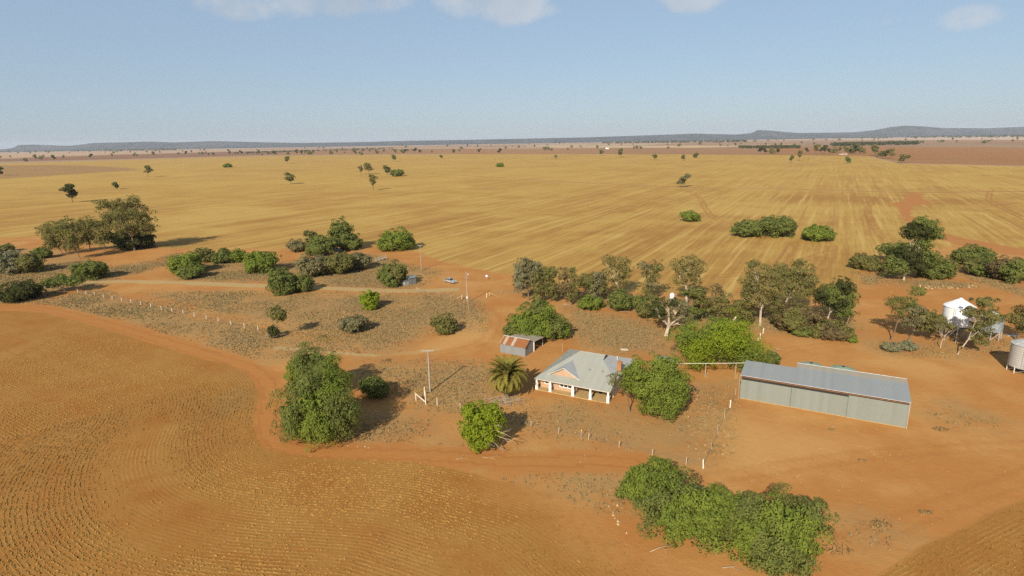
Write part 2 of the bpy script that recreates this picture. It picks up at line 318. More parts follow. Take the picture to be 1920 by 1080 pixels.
A['sd_big'] = np.clip(sdf(XY, BIGF), -400, 400)
A['sd_scrub'] = on(near, lambda q: np.max([sdf(q, p) for p in SCRUB], 0), -60)
A['sd_bare'] = on(rr < 1500, lambda q: np.max([sdf(q, p) for p in BARE], 0), -60)
A['d_track'] = on(rr < 700, lambda q: ldist(q, TRACK), 99); A['d_gravel'] = on(rr < 700, lambda q: np.minimum(ldist(q, GRAVEL), ldist(q, GRAVEL2) + 1.6), 99)
A['d_head'] = on(rr < 2500, lambda q: ldist(q, HEADL), 99); A['d_tyre'] = on(rr < 1500, lambda q: np.min([ldist(q, p) for p in TYRE], 0), 99)
SAND = [GP(p) for p in ([(1345, 775), (1480, 792), (1640, 822), (1600, 870), (1440, 900), (1345, 880)], [(1470, 770), (1600, 796), (1590, 812), (1480, 790)], [(880, 590), (930, 600), (900, 650), (780, 668), (800, 650)], [(1000, 845), (1200, 850), (1180, 866), (1010, 862)], [(1600, 655), (1800, 690), (1900, 720), (1700, 690)], [(1560, 885), (1700, 905), (1690, 925), (1580, 905)])]
A['sd_sand'] = on(rr < 500, lambda q: np.max([sdf(q, p) for p in SAND], 0), -60); fcn = G(1120, 985); A['fade'] = np.clip(1.5 - np.hypot(gx - fcn[0], gy - fcn[1]) / 15, 0, 1)
A['d_yard'] = on(rr < 500, lambda q: np.min([ldist(q, p) for p in YARDTR], 0), 99)
# colours of the far paddocks (real differences of crop and soil, field by field)
fc = np.zeros((len(XY), 3)); az = np.degrees(np.arctan2(gx, gy))
wx = gx + 260 * (noise2(gx / 1500, gy / 1500, 3) - .5); wy = gy + 260 * (noise2(gx / 1500, gy / 1500, 4) - .5)
ci = np.floor((wx * .876 - wy * .483) / 1500).astype(int); cj = np.floor((wx * .483 + wy * .876) / 900).astype(int)
hsh = np.abs(np.sin(ci * 12.9898 + cj * 78.233) * 43758.5453) % 1
pal = np.array([(.33, .20, .115), (.42, .29, .18), (.25, .125, .07), (.45, .33, .22), (.36, .24, .145), (.30, .165, .09), (.40, .27, .16)])
fc[:] = pal[np.minimum((hsh * 7).astype(int), 6)]
def farpoly(pts, c):
    k = sdf(XY, GP(pts)); a = np.clip(k / 12 + .5, 0, 1)[:, None]; fc[:] = fc * (1 - a) + np.array(c) * a
farpoly([(-400, 322), (-400, 310), (0, 303), (240, 298), (480, 291), (640, 286), (560, 281), (300, 288), (0, 298)], (.24, .12, .06))
farpoly([(-400, 304), (0, 297), (300, 287), (480, 283), (440, 281), (0, 287), (-400, 294)], (.44, .29, .165))
farpoly([(480, 291), (720, 289), (960, 288), (1200, 288), (1440, 289), (1440, 280), (1200, 278), (960, 279), (700, 279), (560, 283)], (.31, .165, .075))
farpoly([(1440, 289), (1630, 293), (1690, 306), (1920, 311), (2500, 322), (2500, 290), (1920, 276), (1600, 274), (1440, 278)], (.31, .150, .058))
farpoly([(1500, 274), (1800, 275), (2300, 284), (2300, 272), (1850, 268), (1500, 269)], (.29, .19, .115))
farpoly([(1030, 276.5), (1300, 277), (1400, 275), (1300, 273), (1020, 274.5)], (.52, .38, .21))
farpoly([(1560, 262), (1920, 262), (2300, 268), (2300, 258), (1920, 254), (1500, 258)], (.52, .38, .27))
far_g = noise2(gx / 700, gy / 2200, 8)
fc *= (1 + .18 * (far_g - .5))[:, None]
# paddock colours blend towards a pale tan far out (paler paddocks under the hills)
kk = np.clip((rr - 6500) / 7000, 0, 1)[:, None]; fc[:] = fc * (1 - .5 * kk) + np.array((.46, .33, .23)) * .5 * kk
A['far_col'] = fc
# grey-brown fallow patch in the left of the large paddock, lighter bare clay
A['fallow'] = np.clip(sdf(XY, smooth_loop(GP([(-300, 322), (0, 310), (120, 309), (230, 314), (275, 318), (160, 325), (0, 336), (-300, 350)]), 1)) / 25 + .5, 0, 1)

gm = bpy.data.materials.new('ground_soil_and_stubble'); gm.use_nodes = True; t = NT(gm.node_tree); t.n.clear()
P = t.new('ShaderNodeNewGeometry').outputs['Position']
nb = t.noise(P, .018, 3); nm = t.noise(P, .11, 4); nf = t.noise(P, .75, 4, .6); nv = t.noise(P, 3.4, 3, .65); nn = t.noise(P, .045, 4, .6)
cen = lambda v, k: t.m('MULTIPLY', t.m('SUBTRACT', v, .5), k)
soil = t.mix(t.ss(t.m('ADD', nb, cen(nm, .9)), .35, .68), (.375, .158, .042), (.42, .205, .062))
soil = t.mix(t.m('MULTIPLY', t.ss(nn, .46, .70), .75), soil, (.46, .25, .085))
soil = t.mix(t.m('MULTIPLY', t.ss(nf, .5, .72), .32), soil, (.305, .132, .038))
sdm = t.ss(t.m('ADD', t.m('ADD', t.attr('sd_sand'), cen(nm, 9)), cen(nn, 8)), -4, 5); soil = t.mix(t.m('MULTIPLY', sdm, .62), soil, (.50, .285, .098)); grit = t.noise(P, 11., 3, .7); soil = t.mix(t.ss(grit, .35, .7, 0, .3), soil, (.48, .26, .095)); peb = t.ss(t.noise(P, 5.5, 2, .5), .68, .76); soil = t.mix(t.m('MULTIPLY', peb, .5), soil, (.50, .30, .13))
# scrub floor: dry litter and grey saltbush between bare soil
sm = t.ss(t.m('ADD', t.m('ADD', t.attr('sd_scrub'), cen(nm, 18)), cen(nf, 8)), -6, 7)
lit = t.mix(t.ss(nn, .38, .62), (.285, .195, .088), (.33, .20, .075)); lit = t.mix(t.m('MULTIPLY', t.ss(nv, .48, .66), .55), lit, (.235, .19, .10))
lit = t.mix(t.ss(t.noise(P, .06, 4, .65, 1.5), .60, .72), lit, soil)
col = t.mix(t.m('MULTIPLY', sm, .7), soil, lit)
# wheel tracks in the yard, the red track, the gravel track
yl = t.m('ABSOLUTE', t.m('SUBTRACT', t.attr('d_yard'), .85)); ym = t.m('MULTIPLY', t.ss(t.m('ADD', yl, cen(nf, 1.0)), .1, .9, 1, 0), .15); col = t.mix(ym, col, (.25, .09, .03))
tm = t.ss(t.m('ADD', t.attr('d_track'), cen(nm, 5)), 2.0, 4.4, 1, 0); tr_c = t.mix(nf, (.36, .146, .039), (.41, .182, .054)); col = t.mix(t.m('MULTIPLY', tm, .85), col, tr_c)
rut = t.ss(t.m('ABSOLUTE', t.m('SUBTRACT', t.attr('d_track'), 1.0)), .1, .5, 1, 0); col = t.mix(t.m('MULTIPLY', t.m('MULTIPLY', rut, tm), .25), col, (.26, .085, .026))
gv = t.ss(t.m('ADD', t.attr('d_gravel'), cen(nm, 3.4)), 1.2, 2.6, 1, 0); col = t.mix(t.m('MULTIPLY', gv, .8), col, t.mix(nv, (.36, .26, .115), (.44, .335, .16)))
# sown stubble in rows that follow the paddock edge
def rows(attr, spacing, jitter):
    a = t.attr(attr); ph = t.m('ADD', a, cen(nm, jitter)); s_ = t.m('SINE', t.m('MULTIPLY', ph, 2 * pi / spacing)); return a, s_
for nm_, sp in (('sd_field', .62), ('sd_field2', .62)):
    a, s_ = rows(nm_, sp, .55)
    edge = t.mix(t.attr('fade'), t.ss(t.m('ADD', a, cen(nm, 2.)), -.4, .5), t.ss(t.m('ADD', t.m('ADD', a, cen(nm, 12)), cen(nf, 7)), -3, 10))
    patch = t.ss(t.m('ADD', t.m('MULTIPLY', t.noise(P, .035, 4, .6, 1.2), .75), t.m('MULTIPLY', t.noise(P, .16, 3), .35)), .40, .70)
    band = t.ss(t.noise(t.comb(t.m('MULTIPLY', a, .16), t.m('MULTIPLY', nb, 4)), 1.0, 2), .35, .65)       # header-width strips
    base = t.mix(patch, (.285, .116, .026), (.315, .148, .037)); base = t.mix(t.m('MULTIPLY', band, .3), base, (.32, .18, .047))
    vis = t.ss(t.noise(P, .05, 3, .6, 1.0), .42, .62); speck = t.ss(t.noise(P, 2.6, 3, .7), .52, .68)
    st = t.m('MAXIMUM', t.m('MULTIPLY', t.ss(t.m('ADD', s_, cen(nv, 2.6)), .0, 1.0), t.m('ADD', .08, t.m('MULTIPLY', vis, .42))), t.m('MULTIPLY', speck, t.m('ADD', .12, t.m('MULTIPLY', patch, .35))))
    base = t.mix(st, base, (.41, .265, .085)); base = t.mix(t.m('MULTIPLY', t.ss(nf, .5, .75), .22), base, (.20, .085, .022))
    base = t.mix(t.m('MULTIPLY', t.ss(t.noise(P, .03, 3, .6, .6), .58, .72), .45), base, (.24, .15, .055))
    wt_ = t.ss(t.m('PINGPONG', t.m('ADD', a, cen(nm, 1.2)), 5.5), .12, .5, 1, 0); base = t.mix(t.m('MULTIPLY', wt_, t.m('MULTIPLY', t.ss(nn, .42, .6), .5)), base, (.30, .122, .03))
    col = t.mix(edge, col, base)
# the large harvested paddock: straw over red soil in drill-row streaks
sp = t.new('ShaderNodeSeparateXYZ'); t.l.new(P, sp.inputs[0]); ca, sa = cos(radians(28.9)), sin(radians(28.9))
ac = t.m('SUBTRACT', t.m('MULTIPLY', sp.outputs[0], ca), t.m('MULTIPLY', sp.outputs[1], sa)); al = t.m('ADD', t.m('MULTIPLY', sp.outputs[0], sa), t.m('MULTIPLY', sp.outputs[1], ca))
st1 = t.noise(t.comb(t.m('MULTIPLY', ac, .085), t.m('MULTIPLY', al, .0022)), 1, 3, .6, .3); st2 = t.noise(t.comb(t.m('MULTIPLY', ac, .36), t.m('MULTIPLY', al, .008)), 1, 2, .6); st3 = t.noise(t.comb(t.m('MULTIPLY', ac, 1.3), t.m('MULTIPLY', al, .06)), 1, 2, .6)
blot = t.noise(P, .0075, 4, .62, .8); blot2 = t.noise(P, .03, 4, .6, .6)
k = t.m('ADD', t.m('ADD', t.m('MULTIPLY', st1, .42), t.m('MULTIPLY', st2, .38)), t.m('ADD', t.m('MULTIPLY', blot, .62), t.m('ADD', t.m('MULTIPLY', blot2, .34), t.m('MULTIPLY', st3, .32))))
big = t.mix(t.ss(k, .84, 1.20), (.30, .150, .040), (.435, .285, .078)); big = t.mix(t.m('MULTIPLY', t.ss(st2, .56, .7), .45), big, (.53, .37, .14))
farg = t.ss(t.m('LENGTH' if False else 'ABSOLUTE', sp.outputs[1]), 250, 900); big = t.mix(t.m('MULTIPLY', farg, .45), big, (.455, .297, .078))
big = t.mix(t.m('MULTIPLY', t.ss(nf, .5, .72), .16), big, (.30, .165, .06))
wl = t.m('PINGPONG', t.m('ADD', ac, cen(blot2, 1.5)), 9.0); wm = t.m('MULTIPLY', t.ss(wl, .3, 1.0, 1, 0), t.ss(t.noise(t.comb(t.m('MULTIPLY', ac, .11), t.m('MULTIPLY', al, .004)), 1, 2), .45, .62)); big = t.mix(t.m('MULTIPLY', wm, .5), big, (.28, .13, .045))
hd = t.ss(t.m('ABSOLUTE', t.m('SUBTRACT', t.attr('d_head'), 2.2)), .6, 2.6, 1, 0); big = t.mix(t.m('MULTIPLY', hd, .6), big, (.29, .13, .045))
hd2 = t.ss(t.m('ABSOLUTE', t.m('SUBTRACT', t.attr('d_head'), 7.5)), 1, 4, 1, 0); big = t.mix(t.m('MULTIPLY', hd2, .35), big, (.52, .36, .14))
ty = t.ss(t.m('ABSOLUTE', t.m('SUBTRACT', t.attr('d_tyre'), 1.3)), .25, 1.0, 1, 0); big = t.mix(t.m('MULTIPLY', ty, .5), big, (.30, .135, .045))
big = t.mix(t.m('MULTIPLY', t.attr('fallow'), .7), big, (.27, .155, .075))
br = t.ss(t.m('ADD', t.attr('sd_bare'), cen(nm, 4)), -1.2, 1.2); big = t.mix(br, big, t.mix(nm, (.36, .150, .045), (.41, .19, .062)))
bm = t.ss(t.m('ADD', t.m('ADD', t.attr('sd_big'), cen(nm, 9)), cen(nf, 3)), -1.6, 3.0); infield = bm
# beyond the large paddock
pl = t.attrc('far_col'); pl = t.mix(t.m('MULTIPLY', t.ss(t.noise(P, .004, 4, .6), .45, .65), .3), pl, (.30, .19, .10))
dist = t.vm('LENGTH', P); farm = t.ss(dist, 700, 760)
col = t.mix(farm, col, pl); col = t.mix(bm, col, big)
b = t.new('ShaderNodeBsdfPrincipled'); b.inputs['Roughness'].default_value = .95; b.inputs['Specular IOR Level'].default_value = .08; t.put(b.inputs['Base Color'], col)
hgt = t.m('ADD', t.m('MULTIPLY', nf, .6), t.m('MULTIPLY', nv, .35)); bump(t, b, hgt, .55, .22)
o = t.new('ShaderNodeOutputMaterial'); t.l.new(b.outputs[0], o.inputs[0])

GV = np.c_[gx, gy, np.zeros(len(gx))]
i0 = (np.arange(nr - 1)[:, None] * na + np.arange(na)[None]).ravel(); i1 = (np.arange(nr - 1)[:, None] * na + ((np.arange(na) + 1) % na)[None]).ravel()
Q = np.c_[i0, i1, i1 + na, i0 + na][:, ::-1]; Qt = None
fv = lambda k: A[k][Q].mean(1)
cls = np.zeros(len(Q), int); frr = rr[Q].mean(1)
cls[(frr > 720)] = 5
cls[fv('d_gravel') < 2.2] = 2; cls[fv('d_track') < 3.2] = 1; cls[fv('sd_field') > 0] = 3; cls[fv('sd_field2') > 0] = 4; cls[fv('sd_big') > 0] = 6; cls[(fv('sd_big') > 0) & (fv('sd_bare') > 0)] = 7
for c, nme in enumerate(['ground', 'dirt_track', 'gravel_track', 'stubble_field', 'stubble_field', 'plain', 'harvested_paddock', 'dirt_track']):
    f = Q[cls == c]
    if not len(f): continue
    used, inv = np.unique(f, return_inverse=True); f2 = inv.reshape(f.shape)
    if used[0] < na: pass
    me = np_mesh(nme, GV[used], f2, attrs={k: v[used] for k, v in A.items()}, mats=[gm]); tag(link(bpy.data.objects.new(nme, me)), kind='structure')

# ------------------------------------------------------------------ hills on the horizon
crest = [(-700, 292), (-300, 284), (0, 281), (18, 278), (34, 272), (60, 271), (130, 273.5), (180, 268), (280, 265.5), (330, 267), (400, 264.5), (480, 266.5), (560, 268), (640, 267), (700, 266), (760, 264), (860, 262.5), (960, 260.5), (1100, 257.5), (1250, 252.5), (1300, 250.5), (1380, 252.5), (1406, 249.5), (1416, 245), (1426, 243.5), (1452, 245.5), (1480, 248), (1500, 249.5), (1600, 248), (1640, 244), (1665, 238.5), (1700, 235.5), (1730, 237), (1760, 240), (1850, 240.5), (1920, 237.5), (2100, 236), (2500, 240), (2900, 238)]
hx = np.linspace(crest[0][0], crest[-1][0], 620); hy = np.interp(hx, [c[0] for c in crest], [c[1] for c in crest])
rn = np.random.RandomState(3); HD = 15500.; hv = []
prof = [(-2600, 0), (-1500, .10), (-900, .26), (-500, .52), (-220, .82), (0, 1.), (500, .6), (1300, 0)]
for i, (x, y) in enumerate(zip(hx, hy)):
    d = cF * FPX + cR * (x - 960) + cU * (540 - y); t_ = HD / d[1]; top = cC + d * t_; hz = max(4., top[2]); nx = 0 * hz
    for dy, kz in prof:
        wob = (noise2(np.array([x / 22. + dy * .01]), np.array([dy / 500.]), 9)[0] - .5)
        hv.append((top[0] * (HD + dy) / HD, HD + dy + 300 * wob, max(-.5, hz * (kz + (.22 * wob if 0 < kz < 1 else 0)) - (.5 if kz == 0 else 0))))
npf = len(prof); hq = [(i * npf + k, (i + 1) * npf + k, (i + 1) * npf + k + 1, i * npf + k + 1) for i in range(len(hx) - 1) for k in range(npf - 1)]
def hill_fn(t, b):
    p = t.new('ShaderNodeNewGeometry').outputs['Position']; n = t.noise(p, .004, 5, .65); n2 = t.noise(p, .0011, 3)
    return t.mix(t.ss(t.m('ADD', t.m('MULTIPLY', n, .6), t.m('MULTIPLY', n2, .5)), .45, .68), (.028, .040, .050), (.080, .075, .072))
tag(link(bpy.data.objects.new('hills', np_mesh('hills', hv, hq, smooth=True, mats=[mat('wooded_hills', hill_fn, .95, 0, .05)]))), kind='structure')

# ------------------------------------------------------------------ foliage
def rdir(r, n):
    v = r.normal(size=(n, 3)); return v / np.linalg.norm(v, axis=1, keepdims=True)
def nrm(v): return v / (np.linalg.norm(v, axis=1, keepdims=True) + 1e-9)
def cards(pos, nor, r, L, Wd, droop=0., jit=.6, tint=None):
    """leaf sprays: one small quad each, lying about on the clump's surface"""
    n = len(pos); nn_ = nrm(nor + jit * rdir(r, n)); a = rdir(r, n); a[:, 2] -= droop * 2.2
    t1 = nrm(a - (a * nn_).sum(1, keepdims=True) * nn_); t2 = np.cross(nn_, t1); l = (L * r.uniform(.6, 1.35, n))[:, None] / 2; w_ = (Wd * r.uniform(.6, 1.3, n))[:, None] / 2
    V = np.stack([pos - t1 * l, pos - t2 * w_ + t1 * l * r.uniform(-.3, .3, (n, 1)), pos + t1 * l, pos + t2 * w_ + t1 * l * r.uniform(-.3, .3, (n, 1))], 1).reshape(-1, 3)
    tt = r.rand(n) if tint is None else tint; return V, np.arange(4 * n).reshape(n, 4), np.repeat(tt, 4)
def crown_points(r, lobes, n, clump, fill=.35, ground=.05, gap=0., rough=.22):
    """lobes: (centre, radii). clumps are spread over the lobes, leaves over the clumps"""
    lobes = [(np.array(c, float), np.array(s, float)) for c, s in lobes]; vol = np.array([np.prod(s) ** (2 / 3) for _, s in lobes]); share = vol / vol.sum()
    CP, CN, CRD = [], [], []
    for (c, s), sh in zip(lobes, share):
        area = 4 * pi * np.prod(s) ** (2 / 3); rc = clump * s.mean(); k = max(5, int(area / (pi * rc * rc) * 1.5)); d = rdir(r, k); rad = np.where(r.rand(k) < fill, r.uniform(.2, .75, k), r.uniform(.72, 1.0, k)) * (1 + rough * r.normal(size=k) * .6)
        CP.append(c + d * s * rad[:, None]); CN.append(nrm(d / s)); CRD.append(rc * r.uniform(.65, 1.35, k))
    CP, CN, CRD = map(np.concatenate, (CP, CN, CRD)); keep = CP[:, 2] > ground
    if gap > 0: keep &= r.rand(len(CP)) > gap
    CP, CN, CRD = CP[keep], CN[keep], CRD[keep]
    pr = CRD ** 2 / (CRD ** 2).sum(); idx = r.choice(len(CP), n, p=pr); dd = nrm(rdir(r, n) + CN[idx] * .55 + np.array([0, 0, .25])); q = r.uniform(.45, 1.0, n) ** .6
    pos = CP[idx] + dd * (CRD[idx] * q)[:, None] * np.array([1, 1, .8]); nor = nrm(dd * .75 + CN[idx] * .5); tn = np.clip(.45 * r.rand(len(CP))[idx] + .55 * r.rand(n), 0, 1)
    k = pos[:, 2] > ground * .5; return pos[k], nor[k], tn[k], (CP, CRD)
def limbs(mb, base, lobes, r, rad, fork=.35, sub=None, lean=(0, 0), n_sub=3):
    """trunk from the base, a limb into each lobe, thinner branches to some clumps"""
    c = np.mean([np.array(l[0]) for l in lobes], 0); fk = base + (c - base) * fork; fk[2] = base[2] + (c[2] - base[2]) * fork; fk[:2] += np.array(lean)
    mid = (base + fk) / 2 + np.array([r.normal() * .12, r.normal() * .12, 0]); mb.tube([base - np.array([0, 0, .15]), base + np.array([0, 0, .12]), mid, fk], [rad * 1.5, rad * 1.1, rad * .92, rad * .8], 7)
    for cl, s in lobes:
        e = np.array(cl) + np.array([0, 0, .3 * s[2]]); m1 = fk + (e - fk) * .5 + r.normal(size=3) * .08 * np.linalg.norm(e - fk); mb.tube([fk, m1, e], [rad * .62, rad * .42, rad * .16], 5)
        for _ in range(n_sub):
            e2 = np.array(cl) + rdir(r, 1)[0] * np.array(s) * .85; e2[2] = max(e2[2], m1[2] * .6); mm = m1 + (e2 - m1) * .5 + r.normal(size=3) * .1; mb.tube([m1, mm, e2], [rad * .3, rad * .2, rad * .06], 4)
def dome_lobes(r, w_, d_, h, extra=7):
    L = [((0, 0, h * .47), (w_ * .41, d_ * .41, h * .52))]
    for i in range(extra):
        a = 2 * pi * (i + r.uniform(-.3, .3)) / extra; q = r.uniform(.55, .8); zz = r.uniform(.25, .66)
        L.append(((cos(a) * w_ * .31 * q / .7, sin(a) * d_ * .31 * q / .7, h * zz), (w_ * r.uniform(.15, .23), d_ * r.uniform(.15, .23), h * r.uniform(.20, .30))))
    return L
def euc_lobes(r, w_, d_, h, n=7, low=.45):
    L = []
    for i in range(n):
        z = low + (1 - low - .10) * (i + .5) / n; a = r.uniform(0, 2 * pi); q = (1 - abs(z - .68) * 1.1) * r.uniform(.15, 1.0)
        L.append(((cos(a) * w_ * .34 * q, sin(a) * d_ * .34 * q, h * z), (w_ * r.uniform(.15, .24), d_ * r.uniform(.15, .24), h * r.uniform(.08, .13))))
    return L
TREES = 0
def tree(label, kind, box, color, base=None, cat=None, name=None, lobes=None, n=None, seed=0, bark='bark', h=None, group=None, depth=1., gap=0., scale_leaf=1., rad=None, clump=None, extra_parts=None):
    """box = photo pixels x0, y0, x1, y1 that the plant spans; its base stands on the ground there"""
    global TREES; TREES += 1; r = np.random.RandomState(100 + TREES * 7 + seed); x0, y0, x1, y1 = box; bx = base if base is not None else (x0 + x1) / 2
    f = G(bx, y1); s = MPP(f); w_ = (x1 - x0) * s; bush = kind in ('bush', 'mound')
    if bush:
        hd = f[:2] / np.linalg.norm(f[:2]); b_ = f.copy(); b_[:2] += hd * w_ * .5 * depth * .80
    else: b_ = f
    hh = h or HG(b_, y0 + (3 if bush else 1))
    s = MPP(b_); off = ((x0 + x1) / 2 - bx) * s
    if bush: w_ *= 1.0
    if lobes is None:
        L = dome_lobes(r, w_, w_ * depth, hh, 8 if kind == 'bush' else 5) if bush else euc_lobes(r, w_, w_ * depth, hh, 7 if kind == 'euc' else 5, .42 if kind == 'euc' else .32)
        L = [((c[0] + (0 if bush else off), c[1], c[2]), q) for c, q in L]
    else: L = [((l[0] * w_ + off, l[1] * w_ * depth, l[2] * hh), (l[3] * w_, l[4] * w_ * depth, l[5] * hh)) for l in lobes]
    droop = {'bush': .15, 'mound': .1, 'euc': .5, 'tree': .25, 'weep': 1.0}.get(kind, .2)
    px = s * 1.875
    Ls = max(.37, px * 1.62) * scale_leaf; Ws = Ls * (.66 if kind in ('bush', 'mound', 'tree') else .52)
    area = sum(4 * pi * np.prod(q) ** (2 / 3) for c, q in L) * .62
    nl = int(min(24000, max(450, area * {'euc': 1.25, 'weep': 1.9, 'tree': 2.3}.get(kind, 2.7) / (Ls * Ws * .5))))
    pos, nor, tn, cl = crown_points(r, L, nl, clump or (.27 if bush else .30), fill=.30, ground=.06 if bush else .5, gap=gap)
    V, Fq, tt = cards(pos, nor, r, Ls, Ws, droop, .65, tn)
    if gap < .2 and kind != 'euc':                             # inner leaf masses that close the crown
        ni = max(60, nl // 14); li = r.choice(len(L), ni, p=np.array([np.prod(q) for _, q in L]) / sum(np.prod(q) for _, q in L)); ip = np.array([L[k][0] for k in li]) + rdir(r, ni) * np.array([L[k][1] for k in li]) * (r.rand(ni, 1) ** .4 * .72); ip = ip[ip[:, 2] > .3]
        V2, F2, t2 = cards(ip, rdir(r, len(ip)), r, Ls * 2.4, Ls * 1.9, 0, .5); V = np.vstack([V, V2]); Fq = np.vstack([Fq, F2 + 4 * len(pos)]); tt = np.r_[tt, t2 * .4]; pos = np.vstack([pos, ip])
    t_ = empty(name or ('shrub' if bush else 'tree'), tuple(b_), label=label, cat=cat or ('shrub' if bush else 'tree'), group=group)
    cols = color if isinstance(color, (list, tuple)) else [color]
    mi = None
    if len(cols) > 1:
        c0 = np.array([l[0] for l in L]); near_ = np.argmin(((pos[:, None] - c0[None]) ** 2).sum(2), 1); mi = (near_ * 7 + 3) % 5; mi = np.minimum(mi // (5 // len(cols) + 1) if len(cols) == 2 else mi % len(cols), len(cols) - 1)
    link(bpy.data.objects.new('crown', np_mesh('crown', V, Fq, attrs={'tint': tt}, mats=[LEAF[c] for c in cols], midx=mi)), t_)
    mb = MB(); R_ = rad or max(.09, min(.42, hh * (.028 if not bush else .02)))
    limbs(mb, np.zeros(3), L, r, R_, .30 if bush else .42); mb.build('trunk', M[bark], t_, True)
    return t_, r, L, w_, hh
# --- near the camera
tree('tall weeping pepper tree towering beside the bend of the red track', 'weep', (534, 690, 676, 822), ['green', 'bright'], cat='tree', name='pepper_tree', depth=.9, base=600, rad=.45, n=15000, lobes=[(0, 0, .52, .40, .42, .46), (-.28, -.12, .40, .27, .3, .38), (.26, -.15, .38, .28, .28, .36), (.05, -.3, .30, .3, .2, .28), (-.1, .1, .78, .26, .3, .22), (.15, .15, .70, .26, .26, .24), (-.33, 0, .3, .16, .2, .26), (.36, .05, .34, .14, .2, .26)])
tree('bright green pepper tree crown rising behind the tall weeping one', 'weep', (545, 648, 642, 748), ['bright', 'green'], cat='tree', name='pepper_tree', base=596, depth=.9, lobes=[(0, 0, .62, .40, .4, .36), (-.25, 0, .45, .25, .3, .38), (.25, 0, .5, .26, .3, .32), (.05, -.1, .3, .4, .35, .26)])
tree('small leafy shrub in the shadow of the tall pepper tree', 'bush', (676, 702, 732, 752), 'green')
tree('lime green round tree with bare dead limbs on its right side', 'tree', (863, 750, 952, 842), 'lime', base=904, name='leafy_tree', rad=.22, n=9000, scale_leaf=.95, lobes=[(-.05, 0, .66, .30, .32, .27), (-.28, -.05, .78, .17, .2, .16), (.2, 0, .70, .22, .24, .22), (-.26, -.08, .42, .22, .24, .22), (.05, -.1, .36, .26, .28, .25), (-.1, -.1, .2, .2, .2, .16), (.3, .05, .48, .17, .2, .18)])
tree('leftmost of three big green shrubs at the front edge of the yard', 'bush', (1158, 868, 1282, 962), 'bright', name='pepper_shrub', n=12000, scale_leaf=.85)
tree('middle one of three big green shrubs at the front of the yard', 'bush', (1188, 896, 1392, 1052), ['bright', 'green'], name='pepper_shrub', n=17000, scale_leaf=.85, depth=.8)
tree('rightmost and darkest of three big green shrubs at the front of the yard', 'bush', (1352, 928, 1542, 1092), ['green', 'bright'], name='pepper_shrub', n=17000, scale_leaf=.85, depth=.85)
tree('dense dark green tree hiding the right end of the homestead', 'tree', (1166, 662, 1288, 779), 'bright', base=1236, name='leafy_tree', depth=.85, n=14000, rad=.3, scale_leaf=.9, lobes=[(0, 0, .52, .40, .4, .36), (-.3, 0, .70, .2, .24, .2), (.15, .1, .78, .24, .26, .19), (.28, -.05, .46, .22, .26, .26), (.1, -.2, .26, .3, .25, .22), (-.12, -.15, .5, .24, .24, .25), (.34, .05, .3, .16, .2, .2), (-.36, .1, .5, .13, .18, .2)])
tree('thin sparse tree with bare pale trunk before the homestead chimney', 'euc', (1140, 685, 1206, 772), ['lime', 'olive'], base=1181, name='thin_tree', bark='bark', rad=.14, gap=.25, lobes=[(-.36, 0, .72, .17, .18, .14), (.1, 0, .8, .22, .24, .12), (.25, 0, .62, .18, .2, .1), (-.1, 0, .6, .16, .18, .1)])
tree('huge spreading lime green pepper tree behind the water pipe', 'bush', (1250, 588, 1446, 704), ['lime', 'bright'], name='pepper_tree', cat='tree', n=16000, depth=.8, scale_leaf=.9)
tree('small green shrub at the foot of the huge pepper tree', 'bush', (1428, 655, 1460, 692), 'green')
tree('pointed bright green tree behind the rusty roofed shed', 'tree', (946, 556, 1068, 634), ['bright', 'green'], base=1008, depth=.8, name='leafy_tree', n=10000, rad=.25, lobes=[(.02, 0, .8, .13, .16, .19), (.0, 0, .55, .25, .26, .28), (-.22, -.05, .36, .24, .26, .3), (.26, -.05, .3, .25, .28, .27), (.0, -.15, .28, .3, .24, .26), (-.38, 0, .2, .13, .2, .18), (.4, 0, .18, .12, .2, .18), (.12, 0, .66, .16, .2, .2)])
# --- scrub in the middle
for lb, bx, c in (('bright lime round bush alone on the scrub beside the gravel track', (673, 543, 714, 583), 'lime'), ('olive round bush with a pale twig near the loop of red track', (811, 586, 860, 630), 'olive'), ('sparse grey brown bush in the middle of the scrub', (636, 590, 691, 628), 'grey'),
 ('tall open bush left of two beside the gravel track bend', (504, 497, 556, 556), 'green'), ('lower bush right of two beside the gravel track bend', (545, 512, 590, 550), 'green'), ('round green bush hiding the left of the tin hut', (707, 488, 768, 540), ['green', 'olive']),
 ('greyish bush left of three behind the gravel track', (558, 474, 622, 522), 'grey'), ('round olive bush in the middle of three behind the gravel track', (609, 470, 668, 518), 'olive'), ('thin grey green bush right of three behind the gravel track', (650, 470, 698, 508), 'grey'),
 ('dense bright green bush with rounded lobes at the paddock edge', (708, 428, 782, 473), 'bright'), ('bright round bush right of the shrub row near the gravel track', (457, 467, 526, 515), 'bright'), ('tall leafy bush at the left end of the shrub row', (318, 470, 384, 516), 'bright'),
 ('low bush in front of the left end of the shrub row', (334, 494, 384, 525), 'green'), ('brownish bush second from the left in the shrub row', (364, 460, 406, 493), 'olive'), ('green bush third from the left in the shrub row', (398, 463, 440, 496), 'green'), ('small round bush fourth from the left in the shrub row', (434, 463, 464, 494), 'bright'),
 ('pale sparse bush at the left of the thicket round the wreck', (540, 446, 576, 474), 'grey'), ('leafy bush in the middle of the thicket round the wreck', (572, 440, 634, 482), 'green'), ('small dense bush at the right foot of the thicket', (646, 442, 682, 470), 'green')):
    tree(lb, 'bush', bx, c)
tree('open crowned tree at the back left of the thicket', 'tree', (553, 429, 606, 472), 'olive', name='scrub_tree')
tree('tallest tree of the thicket with a dense upright crown', 'tree', (615, 410, 670, 468), 'green', name='scrub_tree', lobes=[(0, 0, .72, .34, .34, .26), (-.2, 0, .5, .26, .3, .28), (.22, 0, .4, .28, .3, .3), (.05, 0, .25, .36, .34, .24)])
